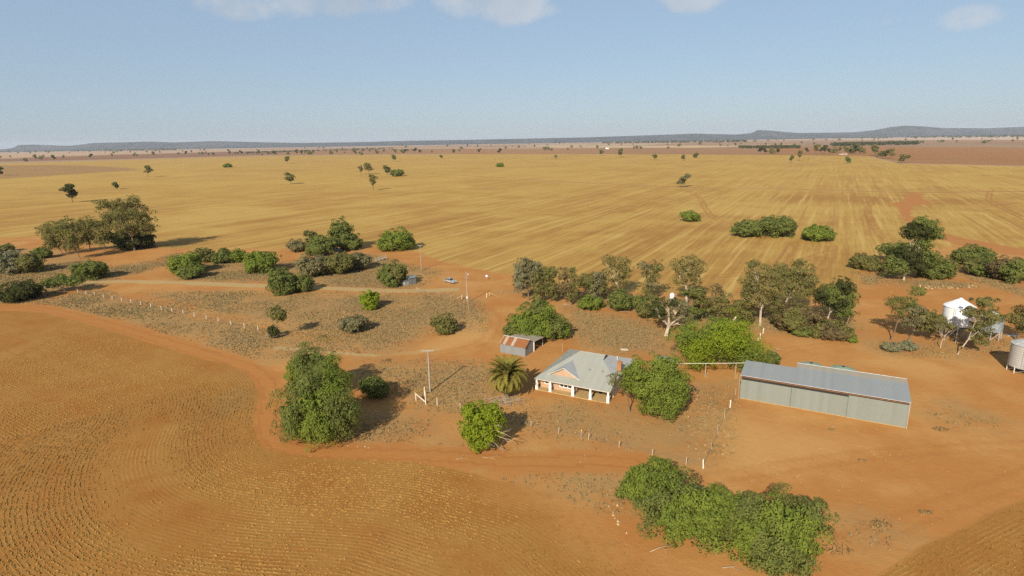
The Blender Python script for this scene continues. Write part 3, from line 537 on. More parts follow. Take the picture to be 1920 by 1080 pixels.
tree('small tree with a round crown on a crooked stem in the scrub', 'tree', (505, 572, 544, 634), 'olive', base=514, name='small_tree', rad=.10, lobes=[(.02, 0, .76, .40, .40, .20), (.2, 0, .7, .26, .3, .16)])
tree('dark spiky stump shrub with dead fronds under the crooked tree', 'mound', (503, 606, 526, 636), 'dark', name='stump_shrub')
# --- far left
for lb, bx, c, k in (('silvery round bush at the left edge of the picture', (-8, 463, 46, 516), 'silver', 'bush'), ('darker bush right of the silvery one at the left edge', (38, 470, 82, 514), 'olive', 'bush'), ('small bush in front of the gum clump on the left', (60, 461, 98, 486), 'green', 'bush'),
 ('bright bush beside the left end of the gravel track', (144, 485, 204, 527), 'green', 'bush'), ('dark spreading bush at the far left above the red track', (2, 527, 78, 568), 'dark', 'bush'), ('dark understorey thicket below the tallest gum tree', (212, 424, 296, 470), 'dark', 'bush'), ('far bush peeking over the silvery one on the left', (-10, 455, 28, 474), 'olive', 'bush')):
    tree(lb, k, bx, c)
tree('flat topped acacia with a low spreading crown by the white fence posts', 'tree', (84, 513, 158, 548), 'green', base=123, name='acacia_tree', rad=.16, lobes=[(-.28, 0, .55, .22, .25, .22), (.0, 0, .68, .28, .3, .24), (.3, 0, .6, .2, .24, .2), (-.4, 0, .42, .1, .15, .14)])
for lb, bx, bs in (('leaning gum tree at the left end of the gum clump', (79, 412, 134, 479), 120), ('leafy gum tree second from the left in the gum clump', (112, 403, 168, 486), 151), ('gum tree third from the left in the gum clump', (150, 402, 195, 470), 170), ('gum tree at the right end of the gum clump', (176, 404, 222, 470), 196)):
    tree(lb, 'euc', bx, ['gum', 'olive'], base=bs, name='gum_tree', rad=.2, lobes=[(0, 0, .82, .30, .3, .13), (-.25, 0, .70, .26, .3, .13), (.24, .1, .72, .26, .3, .13), (.05, -.1, .56, .34, .3, .14), (-.12, .05, .42, .24, .26, .12), (.2, 0, .46, .2, .24, .1), (.02, -.05, .28, .26, .26, .11), (-.2, .05, .30, .16, .2, .1)])
tree('tallest gum tree on the left with a broad billowing crown', 'euc', (196, 367, 298, 470), 'gum', base=252, name='gum_tree', rad=.5, bark='bark', n=9000, lobes=[(-.30, 0, .85, .20, .2, .09), (.08, 0, .90, .19, .2, .10), (-.08, 0, .72, .28, .3, .13), (.18, 0, .72, .24, .3, .14), (-.25, .1, .62, .2, .25, .10), (.3, 0, .52, .18, .24, .13), (.08, -.1, .50, .25, .25, .14), (.36, 0, .4, .12, .2, .10), (-.05, .1, .36, .2, .25, .1)])
# --- the tree row behind the homestead
tree('silvery grey tree at the left end of the tree row', 'weep', (963, 481, 1020, 563), ['silver', 'grey'], base=991, name='silver_tree', rad=.25, lobes=[(-.05, 0, .82, .34, .34, .17), (.22, 0, .68, .28, .3, .17), (-.25, 0, .62, .26, .3, .2), (.1, 0, .5, .3, .3, .18), (-.3, 0, .38, .2, .24, .16)])
tree('olive bush low behind the silvery tree', 'bush', (964, 512, 992, 544), 'olive')
tree('weeping yellow green tree second in the tree row', 'weep', (998, 497, 1050, 566), ['olive', 'gum'], base=1042, name='weeping_tree', lobes=[(-.15, 0, .72, .30, .3, .24), (.15, 0, .78, .3, .3, .2), (-.25, 0, .4, .26, .3, .26), (.15, -.1, .42, .3, .3, .26), (.3, 0, .2, .18, .2, .16)])
tree('brownish tree third in the tree row with dark forked stems', 'euc', (1042, 498, 1094, 572), ['olive', 'brown'], base=1071, name='dry_tree', gap=.12, lobes=[(-.2, 0, .8, .26, .3, .16), (.1, 0, .86, .14, .2, .12), (.2, 0, .6, .3, .3, .2), (-.2, 0, .5, .26, .3, .18), (.05, 0, .3, .3, .3, .16)])
tree('grey green drooping tree fourth in the tree row', 'weep', (1082, 508, 1138, 566), ['grey', 'olive'], base=1100, name='weeping_tree', lobes=[(-.2, 0, .7, .26, .3, .24), (.2, 0, .74, .24, .3, .22), (.05, 0, .42, .36, .34, .28), (.36, 0, .5, .16, .2, .2)])
tree('low bright green bush in front of the tree row', 'bush', (1079, 552, 1134, 584), 'bright')
tree('tall airy gum with a broad sandy green crown in the tree row', 'euc', (1122, 477, 1186, 556), 'gold', base=1162, name='gum_tree', gap=.15, rad=.22, bark='bark_pale', lobes=[(-.2, 0, .85, .22, .26, .13), (.1, 0, .82, .28, .3, .15), (.25, 0, .62, .24, .3, .17), (-.1, 0, .58, .3, .3, .17), (-.36, 0, .5, .14, .2, .13), (.15, 0, .4, .26, .3, .14)])
tree('smooth dome shaped dark green bush in front of the tree row', 'bush', (1138, 540, 1190, 588), 'green')
tree('narrow airy gum between two taller gums of the tree row', 'euc', (1190, 488, 1246, 562), ['gum', 'grey'], base=1218, name='gum_tree', gap=.15, lobes=[(-.22, 0, .84, .25, .28, .13), (.2, 0, .85, .25, .28, .13), (.0, 0, .62, .32, .3, .18), (.05, 0, .4, .24, .28, .17), (-.1, 0, .24, .16, .2, .12)])
tree('yellow green shrub beside the old thick trunked tree', 'bush', (1184, 548, 1244, 602), ['olive', 'green'])
tree('old thick trunked tree with a thin broken crown', 'euc', (1206, 553, 1296, 630), ['grey', 'dark'], base=1249, name='old_tree', bark='bark_pale', rad=.5, gap=.35, h=10.5, lobes=[(-.25, 0, .72, .22, .24, .14), (.2, 0, .78, .22, .24, .14), (.3, 0, .5, .2, .24, .16), (-.1, .1, .5, .2, .24, .13), (.38, .1, .3, .16, .2, .13), (0, 0, .9, .2, .2, .08)])
tree('tallest gum of the tree row with an open round crown', 'euc', (1252, 477, 1320, 572), 'gold', base=1286, name='gum_tree', gap=.1, bark='bark_pale', lobes=[(-.25, 0, .80, .24, .26, .12), (.05, 0, .88, .28, .28, .11), (.28, 0, .74, .22, .26, .14), (0, 0, .66, .32, .3, .14), (-.2, 0, .5, .2, .26, .10), (.2, 0, .5, .2, .26, .10)])
tree('broad green tree crown behind the white tank in the tree row', 'tree', (1244, 530, 1338, 610), ['olive', 'green'], base=1298, name='scrub_tree', n=7000)
tree('thin brownish tree right of the white tank', 'euc', (1316, 530, 1372, 606), ['olive', 'brown'], base=1344, name='dry_tree', gap=.1, lobes=[(-.1, 0, .84, .2, .24, .14), (.1, 0, .62, .34, .3, .2), (-.2, 0, .45, .3, .3, .2), (.2, 0, .35, .3, .3, .2)])
tree('small round grey green bush behind the huge pepper tree', 'bush', (1328, 576, 1360, 604), 'grey')
tree('drooping pale tree with a slanting white trunk', 'weep', (1366, 534, 1420, 608), ['olive', 'gum'], base=1368, name='weeping_tree', bark='bark_pale', lobes=[(.1, 0, .8, .26, .28, .18), (.2, 0, .55, .28, .3, .22), (-.15, 0, .4, .28, .3, .26), (.1, 0, .22, .3, .3, .18)])
tree('big gum with white trunks and golden tips left of two', 'euc', (1382, 488, 1470, 610), ['gum', 'gold'], base=1425, name='gum_tree', bark='bark_pale', rad=.35, n=9000, lobes=[(-.15, 0, .86, .26, .28, .12), (.2, 0, .76, .28, .3, .14), (-.3, 0, .66, .2, .26, .13), (.0, 0, .6, .34, .34, .15), (.28, 0, .5, .22, .28, .14), (-.2, 0, .42, .26, .3, .11), (-.28, 0, .96, .12, .14, .05), (.15, 0, .36, .26, .3, .1)])
tree('big gum with a slanting spreading crown right of two', 'euc', (1438, 487, 1524, 590), ['gum', 'olive'], base=1462, name='gum_tree', bark='bark_pale', rad=.3, n=8000, lobes=[(-.2, 0, .82, .24, .28, .14), (.1, 0, .80, .28, .3, .14), (.3, 0, .64, .22, .28, .14), (-.1, 0, .6, .3, .3, .16), (.15, 0, .45, .28, .3, .15), (.1, 0, .97, .12, .14, .05), (.38, 0, .55, .12, .2, .1)])
tree('dark brown shrub below the two big white trunked gums', 'bush', (1444, 566, 1534, 630), ['olive', 'brown'])
tree('dense green tree with yellow forked limbs right of the tree row', 'tree', (1522, 520, 1600, 608), ['green', 'dark'], base=1547, name='leafy_tree', bark='bark_pale', rad=.22, n=7500, lobes=[(.12, 0, .80, .26, .28, .18), (-.18, 0, .66, .28, .3, .18), (.26, 0, .6, .24, .28, .2), (.0, 0, .5, .36, .34, .2), (.22, 0, .3, .25, .28, .16), (-.4, 0, .62, .1, .14, .1)])
tree('small bright bush in front of the dark brown shrub', 'bush', (1484, 612, 1522, 634), 'green')
tree('low brown scrub mound at the right end of the tree row', 'bush', (1512, 600, 1598, 640), ['brown', 'olive'])
tree('tiny yellow green bush at the corner of the farmyard', 'mound', (1586, 628, 1606, 644), 'bright')
# --- right side
tree('leaning tall tree with separate leaf clumps on the far side of the yard', 'tree', (1656, 405, 1752, 525), ['green', 'dark'], base=1694, name='tall_tree', bark='bark_pale', rad=.35, n=9000, lobes=[(.1, 0, .80, .24, .28, .13), (.32, 0, .73, .18, .24, .12), (.14, 0, .90, .18, .2, .08), (-.08, 0, .74, .16, .2, .09), (.16, 0, .58, .16, .2, .09), (-.12, 0, .40, .22, .24, .12), (-.3, 0, .24, .22, .24, .15), (.26, 0, .38, .22, .26, .15), (.1, 0, .22, .2, .24, .1)])
for lb, bx, c in (('grey green bush left of the leaning tall tree', (1590, 475, 1652, 509), 'olive'), ('round bush behind the leaning tall tree', (1650, 450, 1722, 498), 'green'), ('bush right of the leaning tall tree foot', (1716, 480, 1792, 526), ['green', 'olive']),
 ('leftmost bush of the thicket at the right edge', (1784, 460, 1858, 502), 'green'), ('middle bush of the thicket at the right edge', (1806, 484, 1876, 520), ['green', 'olive']), ('tall bush of the thicket cut by the right edge', (1850, 480, 1930, 532), ['green', 'brown']),
 ('round bush alone in the harvested paddock', (1276, 391, 1311, 417), 'bright'), ('left bush of the pair joined in the harvested paddock', (1373, 410, 1428, 447), 'green'), ('taller right bush of the pair joined in the harvested paddock', (1416, 402, 1494, 447), 'green'), ('bright bush right of the joined pair in the paddock', (1501, 421, 1564, 455), 'bright'),
 ('left one of two grey saltbushes near the silo trees', (1653, 640, 1688, 662), 'silver'), ('right one of two grey saltbushes near the silo trees', (1682, 637, 1718, 660), 'silver')):
    tree(lb, 'bush', bx, c)
tree('open tree with a high second crown left of the silos', 'euc', (1648, 538, 1728, 638), ['green', 'olive'], base=1670, name='small_gum_tree', rad=.16, gap=.05, lobes=[(-.25, 0, .72, .22, .24, .11), (.22, 0, .92, .2, .22, .07), (.05, 0, .74, .16, .2, .09), (-.1, 0, .55, .18, .2, .1)])
tree('pale green tree between the open tree and the silos', 'weep', (1678, 566, 1768, 638), ['gum', 'grey'], base=1702, name='small_gum_tree', rad=.14, n=5000, lobes=[(-.2, 0, .80, .2, .24, .15), (.05, 0, .62, .22, .25, .17), (.3, 0, .50, .2, .24, .17), (-.25, 0, .5, .16, .2, .13), (.1, 0, .35, .2, .2, .12)])
tree('thin bare trunked sapling before the white silo', 'euc', (1744, 590, 1792, 652), ['gum', 'grey'], base=1763, name='sapling', bark='bark_pale', rad=.11, n=900, gap=.35, lobes=[(-.2, 0, .6, .22, .2, .12), (.2, 0, .62, .2, .2, .12)])
tree('slender drooping tree partly covering the white silo', 'weep', (1778, 555, 1866, 664), ['gum', 'olive'], base=1796, name='small_gum_tree', bark='bark_pale', rad=.15, n=4600, gap=.45, lobes=[(.10, 0, .88, .22, .24, .08), (-.2, 0, .72, .18, .2, .09), (.12, 0, .64, .28, .26, .13), (.32, 0, .66, .16, .2, .10), (.08, 0, .42, .22, .24, .13), (.1, 0, .26, .18, .2, .1)])
tree('dark olive tree cut by the right edge near the silos', 'euc', (1878, 570, 1942, 640), ['olive', 'dark'], base=1908, name='small_gum_tree', lobes=[(0, 0, .82, .28, .3, .13), (-.28, 0, .66, .22, .26, .14), (.2, 0, .66, .26, .3, .15), (0, 0, .5, .3, .3, .14), (.1, 0, .32, .2, .24, .1)])
# --- single trees in the harvested paddock
FT = [('dark bushy tree standing alone in the left of the paddock', (117, 343, 156, 380), 'dark', 'tree'), ('vase shaped gum alone below the fallow patch', (265, 308, 289, 332), 'gum', 'euc'), ('tiny round tree near the dark bushy tree', (211, 340, 227, 355), 'green', 'tree'), ('round tree with a short shadow in the left half of the paddock', (533, 322, 558, 345), 'gum', 'tree'), ('small round green bush far out on the left paddock', (419, 304, 435, 314), 'bright', 'bush'),
 ('two lobed gum near the far left edge of the paddock', (533, 292, 545, 307), 'gum', 'euc'), ('thin gum at the left of the central paddock group', (671, 309, 682, 327), 'grey', 'euc'), ('dark topped gum in the central paddock group', (681, 304, 703, 327), 'gum', 'euc'), ('crooked gum in front of the central paddock group', (691, 324, 709, 357), 'gum', 'euc'), ('round gum at the right of the central paddock group', (717, 308, 737, 328), 'gum', 'tree'), ('low green bush at the right end of the central paddock group', (729, 314, 758, 331), 'green', 'bush'),
 ('wedge shaped gum standing beyond the central group', (733, 289, 746, 303), 'gum', 'euc'), ('small green bush alone in the middle of the paddock', (930, 303, 945, 313), 'bright', 'bush'), ('grey gum with an open crown in the right paddock', (1263, 325, 1298, 351), 'grey', 'tree'), ('two storeyed green tree near the far paddock edge', (1222, 288, 1234, 300), 'green', 'euc'), ('forked gum near the far paddock edge', (1277, 289, 1286, 302), 'gum', 'euc'), ('small round tree right of the forked gum', (1300, 287, 1310, 296), 'gum', 'tree'),
 ('leafy tree standing before the far farmstead', (1582, 293, 1596, 307), 'green', 'tree'), ('leaning dark gum near the far paddock edge on the right', (1479, 290, 1488, 305), 'gum', 'euc'), ('narrow tall gum beside the leaning one', (1494, 280, 1503, 301), 'gum', 'euc'), ('broad gum at the corner where stubble meets red soil', (1682, 288, 1704, 306), 'gum', 'tree'), ('tree cut by the left edge of the paddock', (-12, 312, 6, 330), 'gum', 'tree'),
 ('spreading gum nearest the distant brown paddock', (1157, 277, 1170, 294), 'gum', 'tree'), ('open gum left of the spreading far gum', (1122, 279, 1132, 292), 'grey', 'euc'), ('far dark gum with an upright crown on the left', (848, 279, 854, 289), 'gum', 'euc'), ('far small gum at the middle edge of the paddock', (824, 290, 830, 298), 'gum', 'euc'), ('tiny lone sapling beside the dry ring in the paddock', (1039, 290, 1045, 297), 'grey', 'euc')]
for lb, bx, c, k in FT: tree(lb, k, bx, c, name='paddock_bush' if k == 'bush' else 'paddock_tree', n=700 if bx[2] - bx[0] < 25 else 1400, scale_leaf=1.0)

# ------------------------------------------------------------------ homestead
def frame(name, a, b, **k):                  # empty at a, local x towards b
    d = np.array(b) - np.array(a); return empty(name, (a[0], a[1], 0), atan2(d[1], d[0]), **k)
H = frame('homestead', G(1007, 730), G(1141, 756), label='pink brick homestead with grey hipped iron roof and white verandah columns', cat='house')
M['roof_y'] = sheet('house_roof_iron_side', (.34, .345, .295), 1, .15, (.36, .33, .25), .4, rough=.55, metal=.1)
eA, eB, eC, eD = (-.4, -.45, 2.55), (15.85, -.45, 2.55), (15.85, 18.85, 2.55), (-.4, 18.85, 2.55); rA, rB = (5.95, 9.2, 6.24), (11.6, 9.2, 6.24)
hF, hB, kF, kB = (15.9, 2.5, 3.68), (15.9, 15.9, 3.68), (11.67, 7.6, 5.62), (11.67, 10.8, 5.62)
M['roof2_y'] = sheet('bright_roof_iron_side', (.44, .45, .43), 1, .3, (.30, .22, .14), .25, rough=.45, metal=.15)
rf = MB().slab([eA, eB, hF, kF, rB, rA], .07).slab([eC, eD, rA, rB, kB, hB], .07).build('roof', M['roof'], H)
MB().slab([eD, eA, rA], .07).build('roof_hip', M['roof_y'], H); MB().slab([hF, hB, kB, kF], .07).build('roof_hip', M['roof2_y'], H); MB().prism([kF, kB, rB], (-.12, 0, 0)).build('gablet', M['dark'], H)
cap = MB()
for p, q in ((rA, rB), (eA, rA), (eD, rA), (hF, kF), (hB, kB), (eB, hF)): cap.tube([np.array(p) + (0, 0, .03), np.array(q) + (0, 0, .03)], .06, 6)
cap.build('ridge_cap', M['roof'], rf)
for s_, t_ in ((9.9, 4.2), (12.6, 4.3)): MB().lathe([(.10, 0), (.10, .3), (.16, .3), (.10, .45)], 8).build('roof_vent', M['old_iron'], rf, loc=(s_, t_, 2.5 + .384 * (t_ + .45)))
zf = lambda t_: 2.55 + .382 * (t_ + .45)
gb = MB(); ap = 5.4; gl, gr, gz, tf = 1.95, 8.85, 5.1, 1.15; tb = 6.35
gb.slab([(gl, tf, 3.22), (ap, tf, gz + .06), (ap, tb, gz + .06), (gl, 1.75, 3.3)][::-1], .07)
go = gb.build('gable_roof', M['roof2'], H); MB().slab([(ap, tf, gz + .06), (gr, tf, 3.22), (gr, 1.75, 3.3), (ap, tb, gz + .06)][::-1], .07).build('gable_roof', M['roof2'], H)
MB().prism([(gl + .55, 1.5, zf(1.5) - .05), (gr - .55, 1.5, zf(1.5) - .05), (ap, 1.5, gz - .28)], (0, .15, 0)).build('gable_face', M['brick'], H)
bg_ = MB(); bg_.tube([(gl, tf, 3.17), (ap, tf, gz + .02), (gr, tf, 3.17)], .09, 4); bg_.build('barge_board', M['cream'], go)
MB().lathe([(.07, 0), (.07, .55), (.12, .55), (.12, .65)], 8).build('flue', M['white'], H, loc=(13.4, 11.6, 4.75))
ch = MB().box(14.75, 7.15, 2.4, 15.6, 7.85, 6.0).box(14.67, 7.07, 5.7, 15.68, 7.93, 5.85).build('chimney', M['chimney'], H); MB().lathe([(.14, 0), (.11, .35)], 10).build('chimney_pot', M['chimney'], ch, loc=(15.17, 7.5, 6.0))
wl_ = MB().box(.25, 1.3, .0, 8.2, 1.55, 2.6).box(7.95, 1.553, .0, 8.2, 3.4, 2.62).box(8.203, 3.4, .0, 15.1, 3.65, 2.7).box(14.85, 3.653, 0, 15.1, 18.1, 2.55).box(.25, 1.553, 0, .5, 18.1, 2.55).box(.503, 17.85, 0, 14.847, 18.1, 2.5).build('wall', M['brick'], H)
MB().box(15.103, 2.9, 0, 15.5, 15.7, 3.6).build('side_wall', M['cream'], H)
MB().prism([(15.6, -.1, 2.45), (15.6, 2.9, 2.45), (15.6, 2.9, 3.7)], (.05, 0, 0)).build('verge_board', M['cream'], H)
MB().box(-.25, -.35, .0, 15.6, 1.297, .16).box(8.203, 1.3, 0, 15.6, 3.397, .16).build('verandah_floor', M['concrete'], H)
MB().box(-.3, -.3, 2.30, 15.65, -.1, 2.47).build('verandah_beam', M['white'], H); MB().box(-.4, -.52, 2.42, 15.75, -.453, 2.56).build('gutter', M['cream'], H); MB().box(15.45, -.097, 2.3, 15.6, 3.3, 2.45).build('verandah_beam', M['white'], H)
for s_ in (0.0, 3.05, 8.0, 11.7, 15.35):
    c_ = MB()
    for z0, z1, a0, a1 in ((.16, .30, .30, .30), (.30, 1.22, .25, .25), (1.22, 1.32, .29, .29), (1.32, 2.15, .22, .15), (2.15, 2.30, .20, .20)):
        n = len(c_.V); c_.V += [(-a0, -a0, z0), (a0, -a0, z0), (a0, a0, z0), (-a0, a0, z0), (-a1, -a1, z1), (a1, -a1, z1), (a1, a1, z1), (-a1, a1, z1)]; c_.F += [tuple(n + i for i in f) for f in ((0, 3, 2, 1), (4, 5, 6, 7), (0, 1, 5, 4), (1, 2, 6, 5), (2, 3, 7, 6), (3, 0, 4, 7))]
    c_.build('column', M['white'], H, loc=(s_, -.06, 0))
def window(parent, s0, s1, z0, z1, t_, n=2):
    f = MB().box(s0 - .1, t_ - .05, z0 - .14, s1 + .1, t_ + .04, z0).box(s0 - .1, t_ - .05, z1, s1 + .1, t_ + .04, z1 + .1)
    for i in range(n + 1): x = s0 + (s1 - s0) * i / n; f.box(x - .07, t_ - .045, z0 + .002, x + .07, t_ + .03, z1 - .002)
    wo = f.build('window', M['white'], parent)
    for i in range(n): a = s0 + (s1 - s0) * i / n + .08; e = s0 + (s1 - s0) * (i + 1) / n - .08; MB().box(a, t_ - .015, z0 + .01, e, t_ - .005, z1 - .01).build('pane', M['glass'], wo)
window(H, 1.25, 2.75, 1.15, 2.0, 1.27, 2); window(H, 4.6, 7.2, 1.05, 1.95, 1.27, 3); window(H, 10.1, 11.3, 1.15, 2.1, 3.37, 2)
dr_ = MB().box(12.2, 3.33, .16, 13.1, 3.39, 2.15).build('door', M['dark'], H); MB().box(12.08, 3.31, .16, 12.2, 3.395, 2.25).box(13.1, 3.31, .16, 13.22, 3.395, 2.25).build('door_frame', M['white'], dr_)
# ------------------------------------------------------------------ machinery shed
S = frame('machinery_shed', G(1387, 747), G(1699, 803), label='long grey corrugated iron machinery shed with three big sliding doors', cat='shed')
for a, e, tt_, zt in ((.05, 8.95, -.02, 4.05), (9.0, 18.3, .03, 4.05), (18.33, 27.45, -.10, 4.42)):
    d_ = MB().box(a, tt_, .04, e, tt_ + .05, zt).build('sliding_door', M['shed_wall'], S); MB().box(a, tt_ - .025, .03, e, tt_ - .002, .16).build('bottom_rail', M['concrete'], d_)
MB().box(.05, .25, 3.8, 27.4, .4, 4.98).build('eave_gap_shade', M['dark'], S); MB().box(0, .12, 4.52, 27.5, .2, 4.60).box(0, .12, 4.72, 27.5, .2, 4.80).build('door_track', M['chimney'], S)  # dark strip put in for the shaded gap between doors and eave
MB().box(0, .1, 0, .06, 6.8, 5.0).box(27.46, .1, 0, 27.52, 9.0, 5.0).box(.063, 6.74, 0, 9.25, 6.8, 5.3).box(9.253, 9.0, 0, 27.457, 9.06, 5.4).build('wall', M['old_iron_y'], S)
MB().slab([(-.2, -.2, 5.03), (9.25, -.2, 5.03), (9.25, 6.9, 5.62), (-.2, 6.9, 5.62)], .06).build('roof', M['shed_roof'], S)
MB().slab([(9.253, -.2, 5.03), (27.75, -.2, 5.03), (27.75, 7.2, 5.65), (9.253, 7.2, 5.65)], .06).build('roof', M['shed_roof'], S)
MB().slab([(9.253, 7.19, 5.655), (27.75, 7.19, 5.655), (27.75, 9.25, 5.82), (9.253, 9.25, 5.82)], .06).build('roof', M['tan_roof'], S)
MB().box(-.2, -.3, 4.92, 27.75, -.202, 5.05).build('gutter', M['steel'], S); MB().tube([(9.2, 9.3, 5.8), (27.75, 9.3, 5.8)], .06).build('roof_edge', M['steel'], S)
MB().box(-.26, -.35, 0, -.2, -.25, 5.0).build('corner_post', M['steel'], S); MB().box(27.55, -.2, 0, 27.65, -.1, 5.0).build('corner_post', M['steel'], S)
def on_frame(fr, x, y, z=0):
    a = fr.rotation_euler[2]; return np.array([fr.location[0] + x * cos(a) - y * sin(a), fr.location[1] + x * sin(a) + y * cos(a), z])
for s_, t_, lb in ((11.7, 11.9, 'left one of two green water tanks behind the machinery shed'), (17.4, 12.5, 'right one of two green water tanks behind the machinery shed')):
    q = on_frame(S, s_, t_); tk = empty('water_tank', tuple(q), label=lb, cat='water tank', group='green tanks behind the shed')
    prof_ = [(2.35, 0)]
    for i in range(11): prof_ += [(2.35, .12 + i * .4), (2.30, .3 + i * .4)]
    MB().lathe(prof_ + [(2.35, 4.62)], 28).build('body', M['polymer'], tk, True); MB().lathe([(2.42, 4.62), (2.42, 4.70), (.5, 5.25), (.1, 5.28)], 28).build('lid', M['polymer'], tk, True); MB().lathe([(.3, 5.2), (.3, 5.36)], 12).build('hatch', M['dark'], tk)
# ------------------------------------------------------------------ rusty roofed shed with lean-to
R3 = frame('tin_shed', G(938, 660), G(985, 669), label='small tin shed with rusty gable roof and an open lean-to', cat='shed')
MB().box(0, 0, 0, 7.0, .06, 2.3).build('front_wall', M['old_iron'], R3); MB().prism([(7.0, .061, 0), (7.0, 4.1, 0), (7.0, 4.1, 2.45), (7.0, 2.05, 3.6), (7.0, .061, 2.3)], (-.06, 0, 0)).build('gable_wall', M['old_iron_y'], R3); MB().prism([(0.06, .061, 0), (0.06, 4.1, 0), (.06, 4.1, 2.45), (0.06, 2.05, 3.6), (.06, .061, 2.3)], (-.06, 0, 0)).build('gable_wall', M['old_iron_y'], R3); MB().box(.063, 4.04, 0, 6.937, 4.1, 2.5).build('back_wall', M['dark'], R3)
MB().slab([(-.15, -.2, 2.24), (7.15, -.2, 2.24), (7.15, 2.05, 3.66), (-.15, 2.05, 3.66)], .05).build('roof', M['rusty'], R3); MB().slab([(7.15, 4.35, 2.4), (-.15, 4.35, 2.4), (-.15, 2.05, 3.66), (7.15, 2.05, 3.66)], .05).build('roof', M['tan_roof'], R3)
MB().tube([(-.15, 2.05, 3.69), (7.15, 2.05, 3.69)], .08).build('ridge_cap', M['roof2'], R3); MB().slab([(-.15, 4.2, 2.62), (7.4, 4.2, 2.62), (7.4, 9.2, 2.32), (-.15, 9.2, 2.32)], .05).build('lean_to_roof', M['tan_roof'], R3)
MB().box(6.98, 4.2, 0, 7.16, 4.38, 2.55).build('post', M['white'], R3); MB().box(6.95, 8.85, 0, 7.1, 9.0, 2.3).build('post', M['steel'], R3); MB().box(-.05, 4.2, 0, 0, 9.1, 2.28).box(.003, 9.04, 0, 4.5, 9.1, 2.25).build('lean_to_wall', M['old_iron_y'], R3)
# ------------------------------------------------------------------ little hut by the gravel track
a_ = G(766, 534.5); b_ = G(780.5, 531)
HT = frame('tin_hut', a_, b_, label='little grey tin hut half hidden by a round bush', cat='hut'); ln = float(np.linalg.norm(b_ - a_))
MB().box(0, 0, 0, ln, 2.6, 2.35).build('wall', M['old_iron'], HT); MB().slab([(-.15, -.2, 2.36), (ln + .15, -.2, 2.36), (ln + .15, 1.3, 3.1), (-.15, 1.3, 3.1)], .05).build('roof', M['old_iron'], HT); MB().slab([(ln + .15, 2.8, 2.36), (-.15, 2.8, 2.36), (-.15, 1.3, 3.1), (ln + .15, 1.3, 3.1)], .05).build('roof', M['roof2'], HT)
MB().prism([(0, 0, 2.352), (0, 2.6, 2.352), (0, 1.3, 3.04)], (ln, 0, 0)).build('gable', M['old_iron'], HT); MB().box(-1.6, .2, 0, -.003, 2.4, 1.7).slab([(-1.8, 0, 1.75), (-.02, 0, 2.0), (-.02, 2.6, 2.0), (-1.8, 2.6, 1.75)], .05).build('side_lean_to', M['roof2'], HT); MB().box(1.1, -.06, .02, 1.9, -.003, 1.95).build('door', M['old_iron_y'], HT)
# ------------------------------------------------------------------ round tank, pipe on posts, antenna, slab
q = G(1251, 705); q[1] += 1.6; T1 = empty('rainwater_tank', tuple(q), label='round grey corrugated rainwater tank between the homestead and the pipe', cat='water tank')
MB().lathe([(1.95, 0), (1.95, 3.25)], 28).build('body', M['tank'], T1, True); MB().lathe([(2.0, 3.25), (2.0, 3.3), (.3, 3.55), (.05, 3.56)], 28).build('lid', M['roof2'], T1, True); MB().box(.5, -1., 3.38, 1.1, -.5, 3.52).build('hatch', M['steel'], T1)
pz = 3.35; p0, p1 = q + np.array([1.9, -.8, pz]), on_frame(S, -.1, .6, 4.4); PI_ = empty('overhead_pipe', tuple(G(1322, 708)), label='pale water pipe carried on posts from tank to machinery shed', cat='pipe'); o_ = np.array(PI_.location)
pa, pb = G(1322, 708), G(1378, 710); za, zb = HG(pa, 681.5), HG(pb, 680.8)
p0 = G(1268, 681.5, 3.05); p1 = G(1401, 680.3, 3.8)
MB().tube([p0 - o_, np.array([pa[0], pa[1], za]) - o_, np.array([pb[0], pb[1], zb]) - o_, p1 - o_], .065, 8).build('pipe', M['cream'], PI_)
for pp, zz in ((pa, za), (pb, zb), (np.array([p0[0], p0[1], 0]), 3.05)): MB().tube([pp - o_ + np.array([0, 0, -.05]), pp - o_ + np.array([0, 0, zz - .05])], .06, 6).build('post', M['post'], PI_)
for pp in (pa, pb): MB().tube([pp - o_ + np.array([.45, .1, 0]), pp - o_ + np.array([.42, .1, 1.1])], .05, 6).build('short_post', M['post'], PI_)
an = G(1054.5, 662); MB().tube([(0, 0, -.1), (0, 0, 2.6)], .035, 6).build('thin_post', M['post'], loc=tuple(an)); tag(bpy.context.scene.objects['thin_post'], 'thin bare post behind the left of the homestead roof', 'post')
sl = G(1171, 656); tag(MB().box(-.9, -.35, 0, .9, .35, .18).build('concrete_slab', M['cream'], loc=tuple(sl), rz=-.35), 'small pale concrete slab behind the homestead', 'slab')
sl = G(1898, 629.5); tag(MB().box(-1.3, -.6, 0, 1.3, .6, .1).build('concrete_slab', M['cream'], loc=tuple(sl), rz=-.25), 'flat pale slab lying near the blue grey silo', 'slab')
